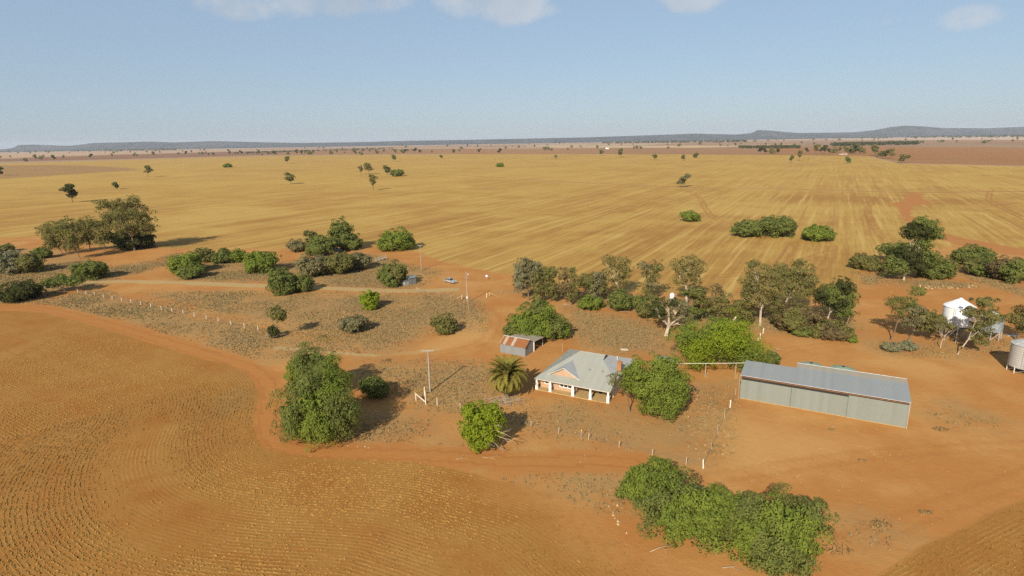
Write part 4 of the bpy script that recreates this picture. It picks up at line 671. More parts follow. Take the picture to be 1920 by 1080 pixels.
# ------------------------------------------------------------------ silos
def silo(label, pos, r_, z0, z1, ztop, body, under, roofm, legs=8):
    o = empty('silo', tuple(pos), label=label, cat='silo', group='grain silos by the yard')
    pr = [(r_, z0)]
    nb_ = int((z1 - z0) / .85)
    for i in range(1, nb_): z = z0 + (z1 - z0) * i / nb_; pr += [(r_, z - .03), (r_ + .03, z), (r_, z + .03)]
    bo = MB().lathe(pr + [(r_, z1)], 36).build('body', M[body], o, True)
    rm = MB().lathe([(r_ + .12, z1), (r_ + .12, z1 + .06), (.45, ztop - .1), (.4, ztop)], 36).build('roof', M[roofm], o, True); MB().lathe([(.42, ztop - .02), (.42, ztop + .18), (.2, ztop + .25)], 14).build('lid', M[roofm], rm, True)
    for k in range(12):
        a = 2 * pi * k / 12; MB().tube([(cos(a) * (r_ + .1), sin(a) * (r_ + .1), z1 + .08), (cos(a) * .45, sin(a) * .45, ztop - .06)], .035, 4).build('roof_rib', M[roofm], rm)
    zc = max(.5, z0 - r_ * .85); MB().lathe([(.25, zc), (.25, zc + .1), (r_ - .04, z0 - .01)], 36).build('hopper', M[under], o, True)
    for k in range(legs):
        a = 2 * pi * (k + .3) / legs; MB().tube([(cos(a) * r_ * .98, sin(a) * r_ * .98, -.05), (cos(a) * r_ * .98, sin(a) * r_ * .98, z0 + .3)], .09, 6).build('leg', M['post_white'] if z0 < 2 else M['steel'], o)
        a2 = 2 * pi * (k + 1.3) / legs; MB().tube([(cos(a) * r_ * .97, sin(a) * r_ * .97, .15), (cos(a2) * r_ * .97, sin(a2) * r_ * .97, z0 - .1)], .04, 4).build('brace', M['steel'], o)
    ld = MB()
    for sx in (-.2, .2): ld.tube([(sx, -r_ - .12, z0), (sx, -r_ - .12, z1)], .025, 4)
    for i in range(int((z1 - z0) / .4)): ld.tube([(-.2, -r_ - .12, z0 + .2 + i * .4), (.2, -r_ - .12, z0 + .2 + i * .4)], .02, 4)
    lo = ld.build('ladder', M['steel'], o); lo.rotation_euler = (0, 0, -.9); return o
silo('white conical roofed silo raised on legs behind thin trees', G(1789, 636), 3.25, 4.1, 8.6, 10.5, 'silo_white', 'silo_under_shade', 'silo_white')
silo('blue grey silo standing right of the white silo', G(1853, 634), 2.5, 2.2, 5.6, 6.9, 'silo_blue', 'silo_under_shade', 'silo_grey')
silo('ribbed grey silo cut off by the right edge of the picture', G(1921, 697), 3.1, 1.3, 6.2, 7.5, 'silo_grey', 'silo_under_shade', 'silo_grey')
# ------------------------------------------------------------------ power poles
def pole(label, bx, by, ty, arm, lean=0., box=False, rad=.14):
    b0 = G(bx, by); h = HG(b0, ty); o = empty('power_pole', tuple(b0), label=label, cat='power pole', group='power poles')
    MB().tube([(0, 0, -.3), (lean * .5, 0, h * .5), (lean, 0, h)], [rad * 1.15, rad, rad * .75], 8).build('pole', M['pole'], o, True)
    ca = MB().box(-arm, -.06, -.07, arm, .06, .07).build('crossarm', M['pole'], o, loc=(lean, -.12, h - .12))
    for k in (-.92, -.3, .3, .92): MB().lathe([(.03, .07), (.06, .12), (.03, .2)], 6).build('insulator', M['white'], ca, loc=(k * arm, 0, 0))
    return o, h
pole('pale power pole with a wide crossarm in front of the scrub', 806.5, 735, 656.5, 1.15, rad=.17); 
o, h = pole('power pole with a meter box beside the farm gate', 876, 567.6, 508, .0, rad=.13); MB().box(-.7, -.06, 0, .7, .06, .1).build('lower_crossarm', M['pole'], o, loc=(0, -.15, h - 2.2)); MB().box(-.2, -.35, 0, .2, -.12, .6).build('meter_box', M['white'], o, loc=(0, 0, 1.5)); MB().box(.3, -.15, 0, .62, .1, .6).build('transformer', M['steel'], o, loc=(.1, 0, h - 1.4))
g2 = G(879.5, 588) - np.array(o.location); MB().tube([g2, g2 * .35 + np.array([0, 0, 4.4])], .05, 5).build('stay_guard', M['post'], o); MB().tube([g2 * .35 + np.array([0, 0, 4.4]), (0, 0, h - .8)], .015, 4).build('stay_wire', M['wire'], o)
pole('far power pole with a crossarm at the paddock edge', 790, 506.5, 460, .9, rad=.12)
# ------------------------------------------------------------------ fences
def fence(label, pts, hgt_=1.15, rad=.07, mt='post', wires=3, group=None, heights=None, name='fence'):
    P_ = [G(*p) for p in pts]; o = empty(name, tuple(P_[0]), label=label, cat='fence', group=group); r0 = random.Random(len(label)); proto = {}
    for i, p in enumerate(P_):
        hh = (heights or {}).get(i, (hgt_, rad, mt)); key = hh
        if key not in proto: proto[key] = MB().tube([(0, 0, -.2), (0, 0, hh[0])], [hh[1], hh[1] * .9], 7).mesh('post', M[hh[2]])
        po = link(bpy.data.objects.new('post', proto[key]), o); po.location = p - P_[0]; po.rotation_euler = (r0.gauss(0, .05), r0.gauss(0, .05), r0.uniform(0, 3))
    for k in range(wires):
        z = hgt_ * (.35 + .28 * k); MB().tube([p - P_[0] + np.array([0, 0, z]) for p in P_], .012, 3).build('wire', M['wire'], o)
    return o, P_
zf_ = lambda L, sc, x0, y0: [(x / sc + x0, y / sc + y0) for x, y in L]
fence('line of short white posts along the lower edge of the left scrub', zf_([(330, 32), (391, 44), (452, 56), (515, 71), (578, 83), (646, 95), (714, 108), (784, 122), (857, 140), (933, 157), (1010, 172), (1088, 187), (1169, 206), (1255, 224), (1342, 243), (1434, 265), (1529, 285), (1628, 306)], 3.84, 60, 540), 1.25, .09, 'post_white')
yf, yP = fence('pale post and wire fence round the front garden of the homestead', zf_([(82, 655), (535, 757), (711, 797), (857, 830), (903, 838), (1100, 888), (1314, 942), (1530, 995), (1641, 1022), (1691, 905), (1734, 803), (1776, 700), (1812, 632), (1847, 548)], 3.4286, 840, 580), 1.25, .075, heights={3: (1.4, .05, 'steel'), 8: (1.5, .12, 'post_white'), 12: (1.6, .14, 'post_white'), 0: (1.6, .09, 'post')})
fence('three white posts leading into the tree row', [(1430.4, 625), (1425.4, 634.8), (1420.8, 645)], 1.5, .12, 'post_white', 2)
gf, gP = fence('low wire fence beside the gravel track up to the gate', zf_([(200, 628), (368, 575), (550, 615), (727, 642), (912, 685), (1100, 715)], 8.727, 740, 480), 1.2, .07, 'post', heights={5: (1.7, .16, 'post'), 1: (1.5, .1, 'post')})
b1 = gP[1] - gP[0]; MB().tube([b1 + np.array([0, 0, 1.3]), G(450 / 8.727 + 740, 592 / 8.727 + 480) - gP[0] + np.array([0, 0, .1])], .05, 5).build('brace', M['post'], gf); MB().tube([gP[5] - gP[0] + np.array([0, 0, 1.3]), gP[5] - gP[0] + np.array([-2.2, .5, .1])], .06, 5).build('brace', M['post'], gf)
gt, tP = fence('white and yellow strainer posts right of the farm gateway', zf_([(1507, 682), (1557, 667), (1745, 600)], 8.727, 740, 480), 1.7, .13, 'post_white', 2, heights={1: (1.8, .1, 'yellow'), 2: (1.2, .05, 'post')})
MB().tube([tP[1] - tP[0] + np.array([0, 0, 1.3]), tP[1] - tP[0] + np.array([2.6, -.4, .05])], .06, 5).build('brace', M['post'], gt)
st_, sP = fence('bleached timber strainer corner with a slanting brace below the power pole', zf_([(290, 872), (420, 922), (403, 802)], 7.2, 740, 630), 1.7, .10, 'post_white', 0, heights={1: (2.7, .1, 'post_white'), 2: (1.9, .11, 'post_white')}, name='strainer_fence')
MB().tube([sP[0] - sP[0] + np.array([0, 0, 1.45]), sP[1] - sP[0] + np.array([0, 0, .45])], .09, 6).build('brace', M['post_white'], st_); MB().tube([np.array([-.2, 0, 1.75]), sP[2] - sP[0] + np.array([0, 0, 1.35])], .07, 6).build('rail', M['yellow'], st_)
for lb, x, y, hh, m_ in (('lone white post right of the strainer corner', 740 + 574 / 7.2, 630 + 937 / 7.2, 1.6, 'post_white'), ('short post with a lean beside the lime green tree', 740 + 887 / 7.2, 630 + 1016 / 7.2, 1.7, 'post'), ('lone stub post in the middle of the scrub', 645.5, 588, .9, 'post'), ('leaning pale post beside the lone stub in the scrub', 617, 594, 1.0, 'post')):
    tag(MB().tube([(0, 0, -.2), (.04, 0, hh)], [.08, .07], 7).build('fence_post', M[m_], loc=tuple(G(x, y))), lb, 'post')
MB().box(-.09, -.09, 0, .09, .09, .28).build('post_cap', M['yellow'], yf, loc=tuple(yP[3] - yP[0] + np.array([0, 0, 1.4])))
# round sign on a post by the paddock
q = G(912.5, 524.5); sg = empty('round_sign', tuple(q), label='small round pale blue sign on a post at the paddock corner', cat='sign'); MB().tube([(0, 0, -.2), (0, 0, 1.5)], .04, 6).build('post', M['steel'], sg)
fa = MB().lathe([(.42, -.02), (.42, .02)], 20).build('sign_face', M['sign_blue'], sg, loc=(0, -.06, 1.45)); fa.rotation_euler = (radians(80), 0, .2)
# ------------------------------------------------------------------ silver utility
c0, c1 = G(833, 529.5), G(855, 533.5); c0 = np.array([-25.0, 211.3, 0]); c1 = np.array([-20.9, 207.0, 0])
d = (c1 - c0); CA = empty('parked_utility', tuple((c0 + c1) / 2 + np.array([.3, .5, 0])), atan2(d[1], d[0]), label='silver dual cab utility parked on red dirt by the gateway', cat='car')
hw = .92; prf = [(-2.6, .42), (-2.62, .98), (-1.05, 1.02), (-.95, 1.06), (.95, 1.08), (2.2, .98), (2.58, .82), (2.62, .42)]
MB().prism([(x, -hw, z) for x, z in prf], (0, 2 * hw, 0)).build('body', M['car'], CA)
cb = [(-1.0, 1.055), (-.78, 1.70), (.30, 1.74), (1.05, 1.08)]; n_ = MB()
def taper(L, y0, y1):
    V = [(x, -(y0 if z < 1.3 else y1), z) for x, z in L] + [(x, (y0 if z < 1.3 else y1), z) for x, z in L]; k = len(L); F_ = [tuple(range(k - 1, -1, -1))[::-1], tuple(range(2 * k - 1, k - 1, -1))] + [(i, i + k, (i + 1) % k + k, (i + 1) % k) for i in range(k)]
    m_ = MB(); m_.V = V; m_.F = F_; return m_
cbo = taper(cb, .88, .72).build('cab', M['car'], CA)
for s_ in (-1, 1):
    MB().poly([(-.82, s_ * .885, 1.14), (-.68, s_ * .765, 1.60), (-.28, s_ * .755, 1.64), (-.28, s_ * .88, 1.14)]).build('side_window', M['glass'], cbo); MB().poly([(-.2, s_ * .88, 1.14), (-.2, s_ * .755, 1.64), (.26, s_ * .755, 1.65), (.84, s_ * .885, 1.15)]).build('side_window', M['glass'], cbo)
MB().poly([(1.01, -.78, 1.14), (1.01, .78, 1.14), (.36, .66, 1.70), (.36, -.66, 1.70)]).build('windscreen', M['glass'], cbo)
MB().box(-2.55, -.82, .99, -1.1, .82, 1.06).build('tray_cover', M['rubber'], CA); MB().box(2.56, -.88, .38, 2.70, .88, .62).build('front_bumper', M['chrome'], CA); MB().box(2.58, -.45, .62, 2.635, .45, .8).build('grille', M['dark'], CA); MB().box(-2.72, -.85, .4, -2.62, .85, .6).build('rear_bumper', M['chrome'], CA)
for s_ in (-1, 1):
    MB().box(2.5, s_ * .7 - .17, .66, 2.64, s_ * .7 + .17, .86).build('headlight', M['lamp'], CA); MB().box(.72, s_ * 1.02 - .1, 1.1, .86, s_ * 1.02 + .1, 1.26).build('mirror', M['car'], CA)
    for x in (-1.62, 1.62):
        wh = MB().tube([(x, s_ * .72, .37), (x, s_ * .96, .37)], .37, 16).build('wheel', M['rubber'], CA); MB().tube([(x, s_ * .94, .37), (x, s_ * .975, .37)], .21, 12).build('rim', M['chrome'], wh)
# ------------------------------------------------------------------ wreck and rubbish in the thicket, loading ramp
q = G(631, 470); WK = empty('wrecked_car', tuple(q), -.5, label='pale wrecked car half hidden in the thicket', cat='car'); MB().prism([(x, -.85, z) for x, z in [(-2.1, .25), (-2.1, .85), (-1.3, .95), (1.0, .95), (2.1, .8), (2.1, .25)]], (0, 1.7, 0)).build('body', M['car_blue'], WK); taper([(-1.2, .952), (-.8, 1.45), (.4, 1.45), (.9, .952)], .8, .65).build('cab', M['car_blue'], WK)
MB().poly([(.86, -.7, 1.0), (.86, .7, 1.0), (.47, .6, 1.42), (.47, -.6, 1.42)]).build('windscreen', M['glass'], WK)
r0 = random.Random(3)
for i, (x, y, m_, lb) in enumerate(((643, 467, 'stone', 'long pale plank on the rubbish heap by the thicket'), (652, 464, 'stone', 'short pale board on the rubbish heap by the thicket'), (671, 467, 'dead', 'bleached pole at the right of the rubbish heap'), (657, 467.5, 'dead', 'bleached branch across the rubbish heap'))):
    tag(MB().box(-2.4 + i * .2, -.25, 0, 2.4 - i * .2, .25, .3).build('timber_plank', M[m_], loc=tuple(G(x, y)), rz=r0.uniform(-.6, .4)), lb, 'plank')
q = G(664, 467); tag(MB().lathe([(1.3, 0), (1.15, .5), (.6, .75), (.1, .8)], 10).build('tarpaulin_heap', M['tarp'], loc=tuple(q)), 'dark green covered heap among the pale planks', 'heap')
q = G(703, 490); RP = empty('loading_ramp', tuple(q), .62, label='weathered timber stock loading ramp rising to the right', cat='ramp'); MB().slab([(0, -.6, .15), (5.2, -.6, 1.25), (5.2, .6, 1.25), (0, .6, .15)], .12).build('ramp_deck', M['pole'], RP)
for x in (.4, 2.0, 3.6, 5.1):
    for s_ in (-.66, .66): MB().tube([(x, s_, -.1), (x, s_, x * .21 + 1.2)], .07, 5).build('post', M['pole'], RP)
for s_ in (-.66, .66): MB().tube([(.4, s_, 1.1), (5.1, s_, 2.1)], .05, 5).build('rail', M['pole'], RP)
q = G(1263, 567); q[1] += 2.; wt = empty('white_tank', tuple(q), label='white tank glimpsed between the trees of the tree row', cat='tank'); MB().lathe([(.75, 0), (.75, 2.3)], 24).build('body', M['silo_white'], wt, True); MB().lathe([(.78, 2.3), (.5, 2.75), (.1, 2.95)], 24).build('lid', M['silo_white'], wt, True)
ztop = HG(G(1263, 567), 552); wt.scale = (1, 1, max(.8, ztop / 2.95))
# ------------------------------------------------------------------ date palm
pb_ = G(951, 745); PH = HG(pb_, 668); PA = empty('date_palm', tuple(pb_), label='stout date palm with a full head of arching fronds beside the homestead', cat='palm'); tz = PH * .56
MB().tube([(0, 0, -.2), (0, 0, .3), (0, 0, tz * .6), (0, 0, tz)], [.55, .45, .48, .55], 12).build('trunk', M['bark'], PA, True); MB().lathe([(.3, tz - .9), (.75, tz - .5), (.8, tz - .1), (.3, tz + .3)], 12).build('crown_shaft', M['bark'], PA, True)
def frond_mesh(L, droop, seed):
    r = np.random.RandomState(seed); V = []; F_ = []; tn = []; N = 17
    pts = []; p = np.zeros(3); ang_ = 0.
    for i in range(N + 1): pts.append(p.copy()); a = ang_; p = p + np.array([cos(a), 0, sin(a)]) * L / N; ang_ -= droop / N * (1 + 1.2 * i / N)
    for i in range(N):
        a, b_ = pts[i], pts[i + 1]; wd = .05 * (1 - i / N) + .015; n = len(V); V += [a + (0, -wd, 0), a + (0, wd, 0), b_ + (0, wd * .8, 0), b_ + (0, -wd * .8, 0)]; F_.append((n, n + 1, n + 2, n + 3)); tn += [.9] * 4
        if i < 1: continue
        ll = L * .135 * sin(pi * min(1, (i + 1.5) / (N + 1)) ** .75) + .12; tg = (b_ - a) / np.linalg.norm(b_ - a)
        for s_ in (-1, 1):
            for j in (0, .5):
                q0 = a + (b_ - a) * j; q1 = q0 + tg * .24; dr2 = np.array([0, s_ * 1.0, 0]) + tg * .75 + np.array([0, 0, .28 + r.normal() * .1]); e = q0 + dr2 / np.linalg.norm(dr2) * ll * r.uniform(.85, 1.1); e[2] -= .12 * ll; n = len(V)
                V += [q0, q1, e + tg * .04, e - tg * .02]; F_.append((n, n + 1, n + 2, n + 3)); tn += [r.rand()] * 4
    return np_mesh('frond', V, F_, attrs={'tint': tn}, mats=[LEAF['palm']])
FL = 9.0 * .5 * 1.02; fm = [frond_mesh(FL * k, d_, i) for i, (k, d_) in enumerate(((1.0, .75), (1.05, 1.15), (.98, 1.5), (.9, 1.9)))]; rp = random.Random(11)
for i in range(112):
    k = i / 112; el = radians(80 - 118 * k ** .85 + rp.uniform(-6, 6)); a = i * 2.39996 + rp.uniform(-.2, .2); me = fm[0 if k < .25 else 1 if k < .55 else 2 if k < .85 else 3]
    fo = link(bpy.data.objects.new('frond', me), PA); fo.rotation_euler = (rp.uniform(-.25, .25), -el, a); fo.rotation_mode = 'XYZ'; fo.matrix_local = Matrix.Translation((cos(a) * .25, sin(a) * .25, tz + .15 - .5 * k)) @ Matrix.Rotation(a, 4, 'Z') @ Matrix.Rotation(-el, 4, 'Y') @ Matrix.Rotation(rp.uniform(-.3, .3), 4, 'X')
# ------------------------------------------------------------------ dead wood
def branchy(mb, p, d, L, r_, rng, lvl=0):
    p = np.array(p, float); d = np.array(d, float) / np.linalg.norm(d); q1 = p + d * L * .5 + rng.normal(size=3) * L * .05; q2 = p + d * L + rng.normal(size=3) * L * .08; mb.tube([p, q1, q2], [r_, r_ * .75, r_ * .3], 5)
    if lvl < 2:
        for s in (q1, q1 * .4 + q2 * .6): branchy(mb, s, d + rng.normal(size=3) * .65, L * .5, r_ * .55, rng, lvl + 1)
lime = [o for o in bpy.data.objects if o.get('label', '').startswith('lime green round tree')][0]; rng = np.random.RandomState(4)
for a0, z0, x0, L in ((.1, 3.9, 3.0, 3.2), (-.25, 2.9, 3.2, 3.0), (-.7, 2.2, 2.2, 3.0), (.5, 4.8, 2.6, 2.4), (-.9, 3.6, .6, 2.6)):
    mb = MB(); branchy(mb, (x0 - .8, -.8, z0), (cos(a0), -.75, sin(a0) * .6), L, .075, rng); mb.build('dead_limb', M['dead'], lime)
crook = [o for o in bpy.data.objects if o.get('label', '').startswith('dark spiky stump')][0]
for k in range(7): mb = MB(); a = k * .9; branchy(mb, (0, 0, .4), (cos(a), sin(a), 1.1 if k % 2 else .2), 2.6, .06, rng); mb.build('dead_frond', M['dead'], crook)
def deadwood(label, x, y, d, L, r_=.07, z=.1, name='fallen_branch', cat='branch'):
    mb = MB(); branchy(mb, (0, 0, 0), d, L, r_, rng); tag(mb.build(name, M['dead'], loc=tuple(G(x, y) + np.array([0, 0, z]))), label, cat)
deadwood('bare dead sapling leaning at the right end of the tree row', 1586, 612, (.35, .1, 1), 6.2, .07, 0, 'dead_sapling', 'tree')
deadwood('fallen pale branch at the foot of the front shrubs', 1218, 1036, (1, .3, .15), 3.2); deadwood('curved pale branch below the rightmost front shrub', 1354, 1066, (1, .1, .1), 2.4); deadwood('bleached branch lying before the smooth dome bush', 1163, 585, (1, -.5, .05), 3.2); deadwood('bleached log lying under the third tree of the row', 1056, 571, (1, 0, 0), 2.6, .12, .1); deadwood('pale branch lying left of the shed path', 1438, 657, (1, -.3, 0), 3.)
deadwood('pale stick leaning against the left of the lime green tree', 868, 775, (-.5, .3, .9), 3.0, .05, 0)
deadwood('thin dead branch on the bare ground under the lime tree', 855, 862, (1, .1, .03), 2.6, .05); deadwood('second thin dead branch on the ground right of it', 905, 858, (1, -.2, .03), 2.8, .05)
mb = MB(); r1 = np.random.RandomState(8)
for k in range(110):                         # old fronds dropped round the palm
    c_ = np.array([r1.normal() * 1.9 - .3, r1.normal() * 1.0 - 2.0, .06 + r1.rand() * .3]); a = r1.rand() * pi; l = r1.uniform(.5, 1.5); dv = np.array([cos(a), sin(a), r1.normal() * .12]) * l; mb.tube([c_ - dv, c_ + np.array([0, 0, .08]), c_ + dv], .03, 4)
tag(mb.build('fallen_fronds', M['dead'], loc=tuple(pb_)), 'litter of bleached fallen fronds under the date palm', 'litter', kind='stuff')
# ------------------------------------------------------------------ straw tussocks and stones in the yard
def tussock(label, x, y, size, seed, c='straw'):
    r = np.random.RandomState(seed); n = 70; a = r.rand(n) * 2 * pi; q = np.sqrt(r.rand(n)) * size; pos = np.c_[np.cos(a) * q * 1.3, np.sin(a) * q * .7, r.uniform(.05, .5, n) * size * .7]; V, Fq, tt = cards(pos, nrm(np.c_[np.cos(a), np.sin(a), np.full(n, .8)]), r, .45 * size + .12, .14, 0, .8)
    tag(link(bpy.data.objects.new('dry_tussock', np_mesh('dry_tussock', V, Fq, attrs={'tint': tt}, mats=[LEAF[c]]))), label, 'grass tussock').location = G(x, y)
for i, (x, y, s_, lb) in enumerate(((1560, 806, .55, 'straw tussock in front of the middle shed door'), (1764, 806, 1.0, 'long straw heap right of the machinery shed'), (1737, 962, .8, 'straw tussock near the lower right stubble'), (1654, 985, 1.1, 'straw tussock beside the grey scrub patch'), (1572, 1033, 1.4, 'straw heap right of the dark front shrub'), (1338, 850, 1.0, 'pale tussock at the corner of the garden fence'), (1343, 838, .8, 'second pale tussock along the garden fence'), (1372, 850, .4, 'small tussock just outside the garden fence'), (1617, 864, .5, 'small tussock on the open yard'))): tussock(lb, x, y, s_, i)
def scatter_rocks():
    r = np.random.RandomState(21); mb = MB()
    for (x0, y0, x1, y1, n, s_) in ((1360, 780, 1900, 1000, 60, .07), (1340, 800, 1700, 930, 30, .08), (640, 780, 700, 840, 14, .14), (980, 850, 1160, 870, 16, .08), (1720, 535, 1830, 542, 40, .3), (1290, 740, 1370, 860, 60, .12), (1080, 590, 1260, 660, 50, .1), (1600, 530, 1900, 620, 30, .14), (1130, 945, 1180, 1000, 10, .2)):
        for _ in range(n):
            p = G(r.uniform(x0, x1), r.uniform(y0, y1)); k = s_ * r.uniform(.5, 1.6); nn0 = len(mb.V); pts = [(k * r.uniform(.7, 1.2) * cos(a), k * r.uniform(.7, 1.2) * sin(a), 0) for a in np.arange(5) * 2 * pi / 5]
            mb.V += [(p[0] + v[0], p[1] + v[1], -.02) for v in pts] + [(p[0] + v[0] * .6, p[1] + v[1] * .6, k * .7) for v in pts]; mb.F += [(nn0 + i, nn0 + (i + 1) % 5, nn0 + 5 + (i + 1) % 5, nn0 + 5 + i) for i in range(5)] + [tuple(nn0 + 5 + i for i in range(5))]
    tag(mb.build('loose_stones', M['stone']), 'pale loose stones strewn over the red yard', 'stones', kind='stuff')
scatter_rocks()
# ------------------------------------------------------------------ ground cover: saltbush, dry grass, stubble
r = np.random.RandomState(77)
def cover(name, label, cat, polys, dens, size, mats_, seed, thresh=.42, cards_per=5, far=330, nscale=9.):
    r = np.random.RandomState(seed); pts = []; area = 0
    for P_ in polys:
        lo, hi = P_.min(0), P_.max(0); n = int((hi - lo).prod() * dens); q = lo + r.rand(n, 2) * (hi - lo); s_ = sdf(q, P_) + 5 * (noise2(q[:, 0] / 6, q[:, 1] / 6, 5) - .5); nz_ = noise2(q[:, 0] / nscale, q[:, 1] / nscale, seed % 50, 4)
        k = (s_ > r.rand(n) ** 1.5 * 9 - 2.5) & (nz_ > thresh + .12 * r.normal(size=n)) & (np.hypot(*q.T) < far); pts.append(q[k])
    q = np.concatenate(pts); dt = ldist(q, TRACK); dg = ldist(q, GRAVEL); q = q[(dt > 3.6) & (dg > 2.4)]; n = len(q); sz = size * r.uniform(.5, 1.5, n) * (1 + np.hypot(*q.T) / 500)
    ii = np.repeat(np.arange(n), cards_per); d_ = rdir(r, len(ii)); d_[:, 2] = np.abs(d_[:, 2]); pos = np.c_[q[ii], np.zeros(len(ii))] + d_ * (sz[ii] * .55)[:, None] * np.array([1, 1, .75]); V, Fq, tt = cards(pos, d_, r, 1., .7, 0, .6, np.clip(.5 * r.rand(n)[ii] + .5 * r.rand(len(ii)), 0, 1))
    c_ = np.repeat(pos, 4, 0); V = c_ + (V - c_) * np.repeat(sz[ii] * .75, 4)[:, None]; V[:, 2] = np.maximum(V[:, 2], .01)
    mi = np.repeat((r.rand(n) * len(mats_)).astype(int), cards_per) if len(mats_) > 1 else None
    tag(link(bpy.data.objects.new(name, np_mesh(name, V, Fq, attrs={'tint': tt}, mats=[LEAF[m_] for m_ in mats_], midx=mi))), label, cat, kind='stuff'); return n
LEAF['salt'] = leafmat('foliage_salt', (.255, .205, .105), .3, .1); LEAF['salt2'] = leafmat('foliage_salt2', (.285, .21, .095), .3, .1); LEAF['salt3'] = leafmat('foliage_salt3', (.19, .165, .08), .3, .1); LEAF['weed'] = leafmat('foliage_weed', (.12, .155, .035), .3)
n1 = cover('saltbush_cover', 'low grey saltbush covering the scrub ground', 'saltbush', SCRUB, 6.0, .28, ['salt', 'salt2', 'salt', 'salt3'], 12, .44, 3, nscale=12.)
n2 = cover('dry_grass', 'pale dry grass tufts among the saltbush', 'grass', SCRUB, 1.4, .20, ['straw', 'salt2'], 31, .46, 3)
cover('green_weeds', 'small green weeds along the left scrub strip', 'weeds', [GP([(210, 580), (290, 590), (300, 600), (270, 604), (220, 592)]), GP([(370, 628), (410, 628), (410, 640), (370, 640)])], 1.2, .3, ['weed'], 41, .52, 4)
def stubble(name, label, P_, lim, spacing, along, seed, fn):
    r = np.random.RandomState(seed); lo, hi = lim; n = int((hi[0] - lo[0]) * (hi[1] - lo[1]) / (spacing * along)); q = np.array(lo) + r.rand(n, 2) * (np.array(hi) - np.array(lo))
    vis = np.abs(np.arctan2(q[:, 0], q[:, 1])) < .80; q = q[vis]; s_ = sdf(q, P_); q = q[s_ > .2]; s_ = s_[s_ > .2]; e = .05
    gxx = (sdf(q + [e, 0], P_) - sdf(q - [e, 0], P_)) / (2 * e); gyy = (sdf(q + [0, e], P_) - sdf(q - [0, e], P_)) / (2 * e); tgt = (np.round(s_ / spacing - .25) + .25) * spacing; q = q + np.c_[gxx, gyy] * (tgt - s_)[:, None] + r.normal(size=q.shape) * .085
    band_ = noise2(s_ / 5.5, q[:, 0] * 0 + q[:, 1] / 70, 15, 2); p2 = noise2(q[:, 0] / 16, q[:, 1] / 16, 16, 3); k = (.55 * band_ + .6 * p2 + .13 * r.normal(size=len(q))) > fn; q = q[k]; kf = np.clip(1.5 - np.hypot(q[:, 0] - fcn[0], q[:, 1] - fcn[1]) / 15, 0, 1); q = q[r.rand(len(q)) > kf * .85]; n = len(q)
    # each tuft: a short ragged run of straw standing along its drill row
    gx2 = (sdf(q + [e, 0], P_) - sdf(q - [e, 0], P_)) / (2 * e); gy2 = (sdf(q + [0, e], P_) - sdf(q - [0, e], P_)) / (2 * e); tg = nrm(np.c_[-gy2, gx2, np.zeros(n)] + r.normal(size=(n, 3)) * np.array([.16, .16, 0])); nr_ = np.c_[-tg[:, 1], tg[:, 0], np.zeros(n)]
    nn_ = rdir(r, n) * .8 + np.array([-.15, -.3, .8]); nn_ = nrm(nn_ - (nn_ * tg).sum(1, keepdims=True) * tg); t2 = np.cross(nn_, tg); Lh = (r.gamma(3., .05, n) + .04)[:, None]; wd = r.uniform(.03, .075, n)[:, None]; c0_ = np.c_[q, r.uniform(.03, .10, n)]
    V = np.stack([c0_ - tg * Lh, c0_ - t2 * wd + tg * Lh * r.uniform(-.4, .4, (n, 1)), c0_ + tg * Lh, c0_ + t2 * wd + tg * Lh * r.uniform(-.4, .4, (n, 1))], 1).reshape(-1, 3); V[:, 2] = np.maximum(V[:, 2], .008); Fq = np.arange(4 * n).reshape(n, 4); tt = np.repeat(r.rand(n), 4)
    tag(link(bpy.data.objects.new(name, np_mesh(name, V, Fq, attrs={'tint': tt}, mats=[LEAF['stub']]))), label, 'stubble', kind='stuff'); return n
LEAF['stub'] = leafmat('foliage_stub', (.325, .195, .056), .25, .1)
n3 = stubble('stubble_rows', 'short straw stubble in curving rows on the near left field', NEARF, ((-125, 52), (35, 190)), .62, .13, 5, .61)
n4 = stubble('stubble_rows', 'straw stubble in straight rows at the lower right corner', NEARF2, ((35, 52), (95, 95)), .62, .28, 6, .42)
print('cover', n1, n2, n3, n4)
# ------------------------------------------------------------------ far trees on the plain
protos = []
for i in range(6):
    r = np.random.RandomState(300 + i); L = euc_lobes(r, 9., 9., 10., 6, .38) if i % 3 else dome_lobes(r, 10., 10., 8., 5); pos, nor, tn, cl = crown_points(r, L, 230, .45, ground=.3); V, Fq, tt = cards(pos, nor, r, 1.9, 1.3, .3, .6, tn)
    mb = MB(); limbs(mb, np.zeros(3), L, r, .28, .4, n_sub=1); V2 = np.array(mb.V); f4 = [f for f in mb.F if len(f) == 4]
    protos.append(np_mesh('far_tree', np.vstack([V, V2]), np.vstack([Fq, np.array(f4) + len(V)]), attrs={'tint': np.r_[tt, np.zeros(len(V2))]}, mats=[LEAF[['gum', 'dark', 'olive'][i % 3]], M['bark']], midx=np.r_[np.zeros(len(Fq)), np.ones(len(f4))]))
rt = random.Random(9)
def far_tree(x, y, k, label, group):
    q = G(x, y); o = link(bpy.data.objects.new('far_tree', protos[rt.randrange(6)])); o.location = q; o.rotation_euler = (0, 0, rt.uniform(0, 6)); s_ = k * rt.uniform(.75, 1.25); o.scale = (s_ * rt.uniform(.85, 1.2), s_ * rt.uniform(.85, 1.2), s_); tag(o, label, 'tree', group)
hl = lambda x: 265 - .0165 * (x - 960)       # where the plain meets the sky
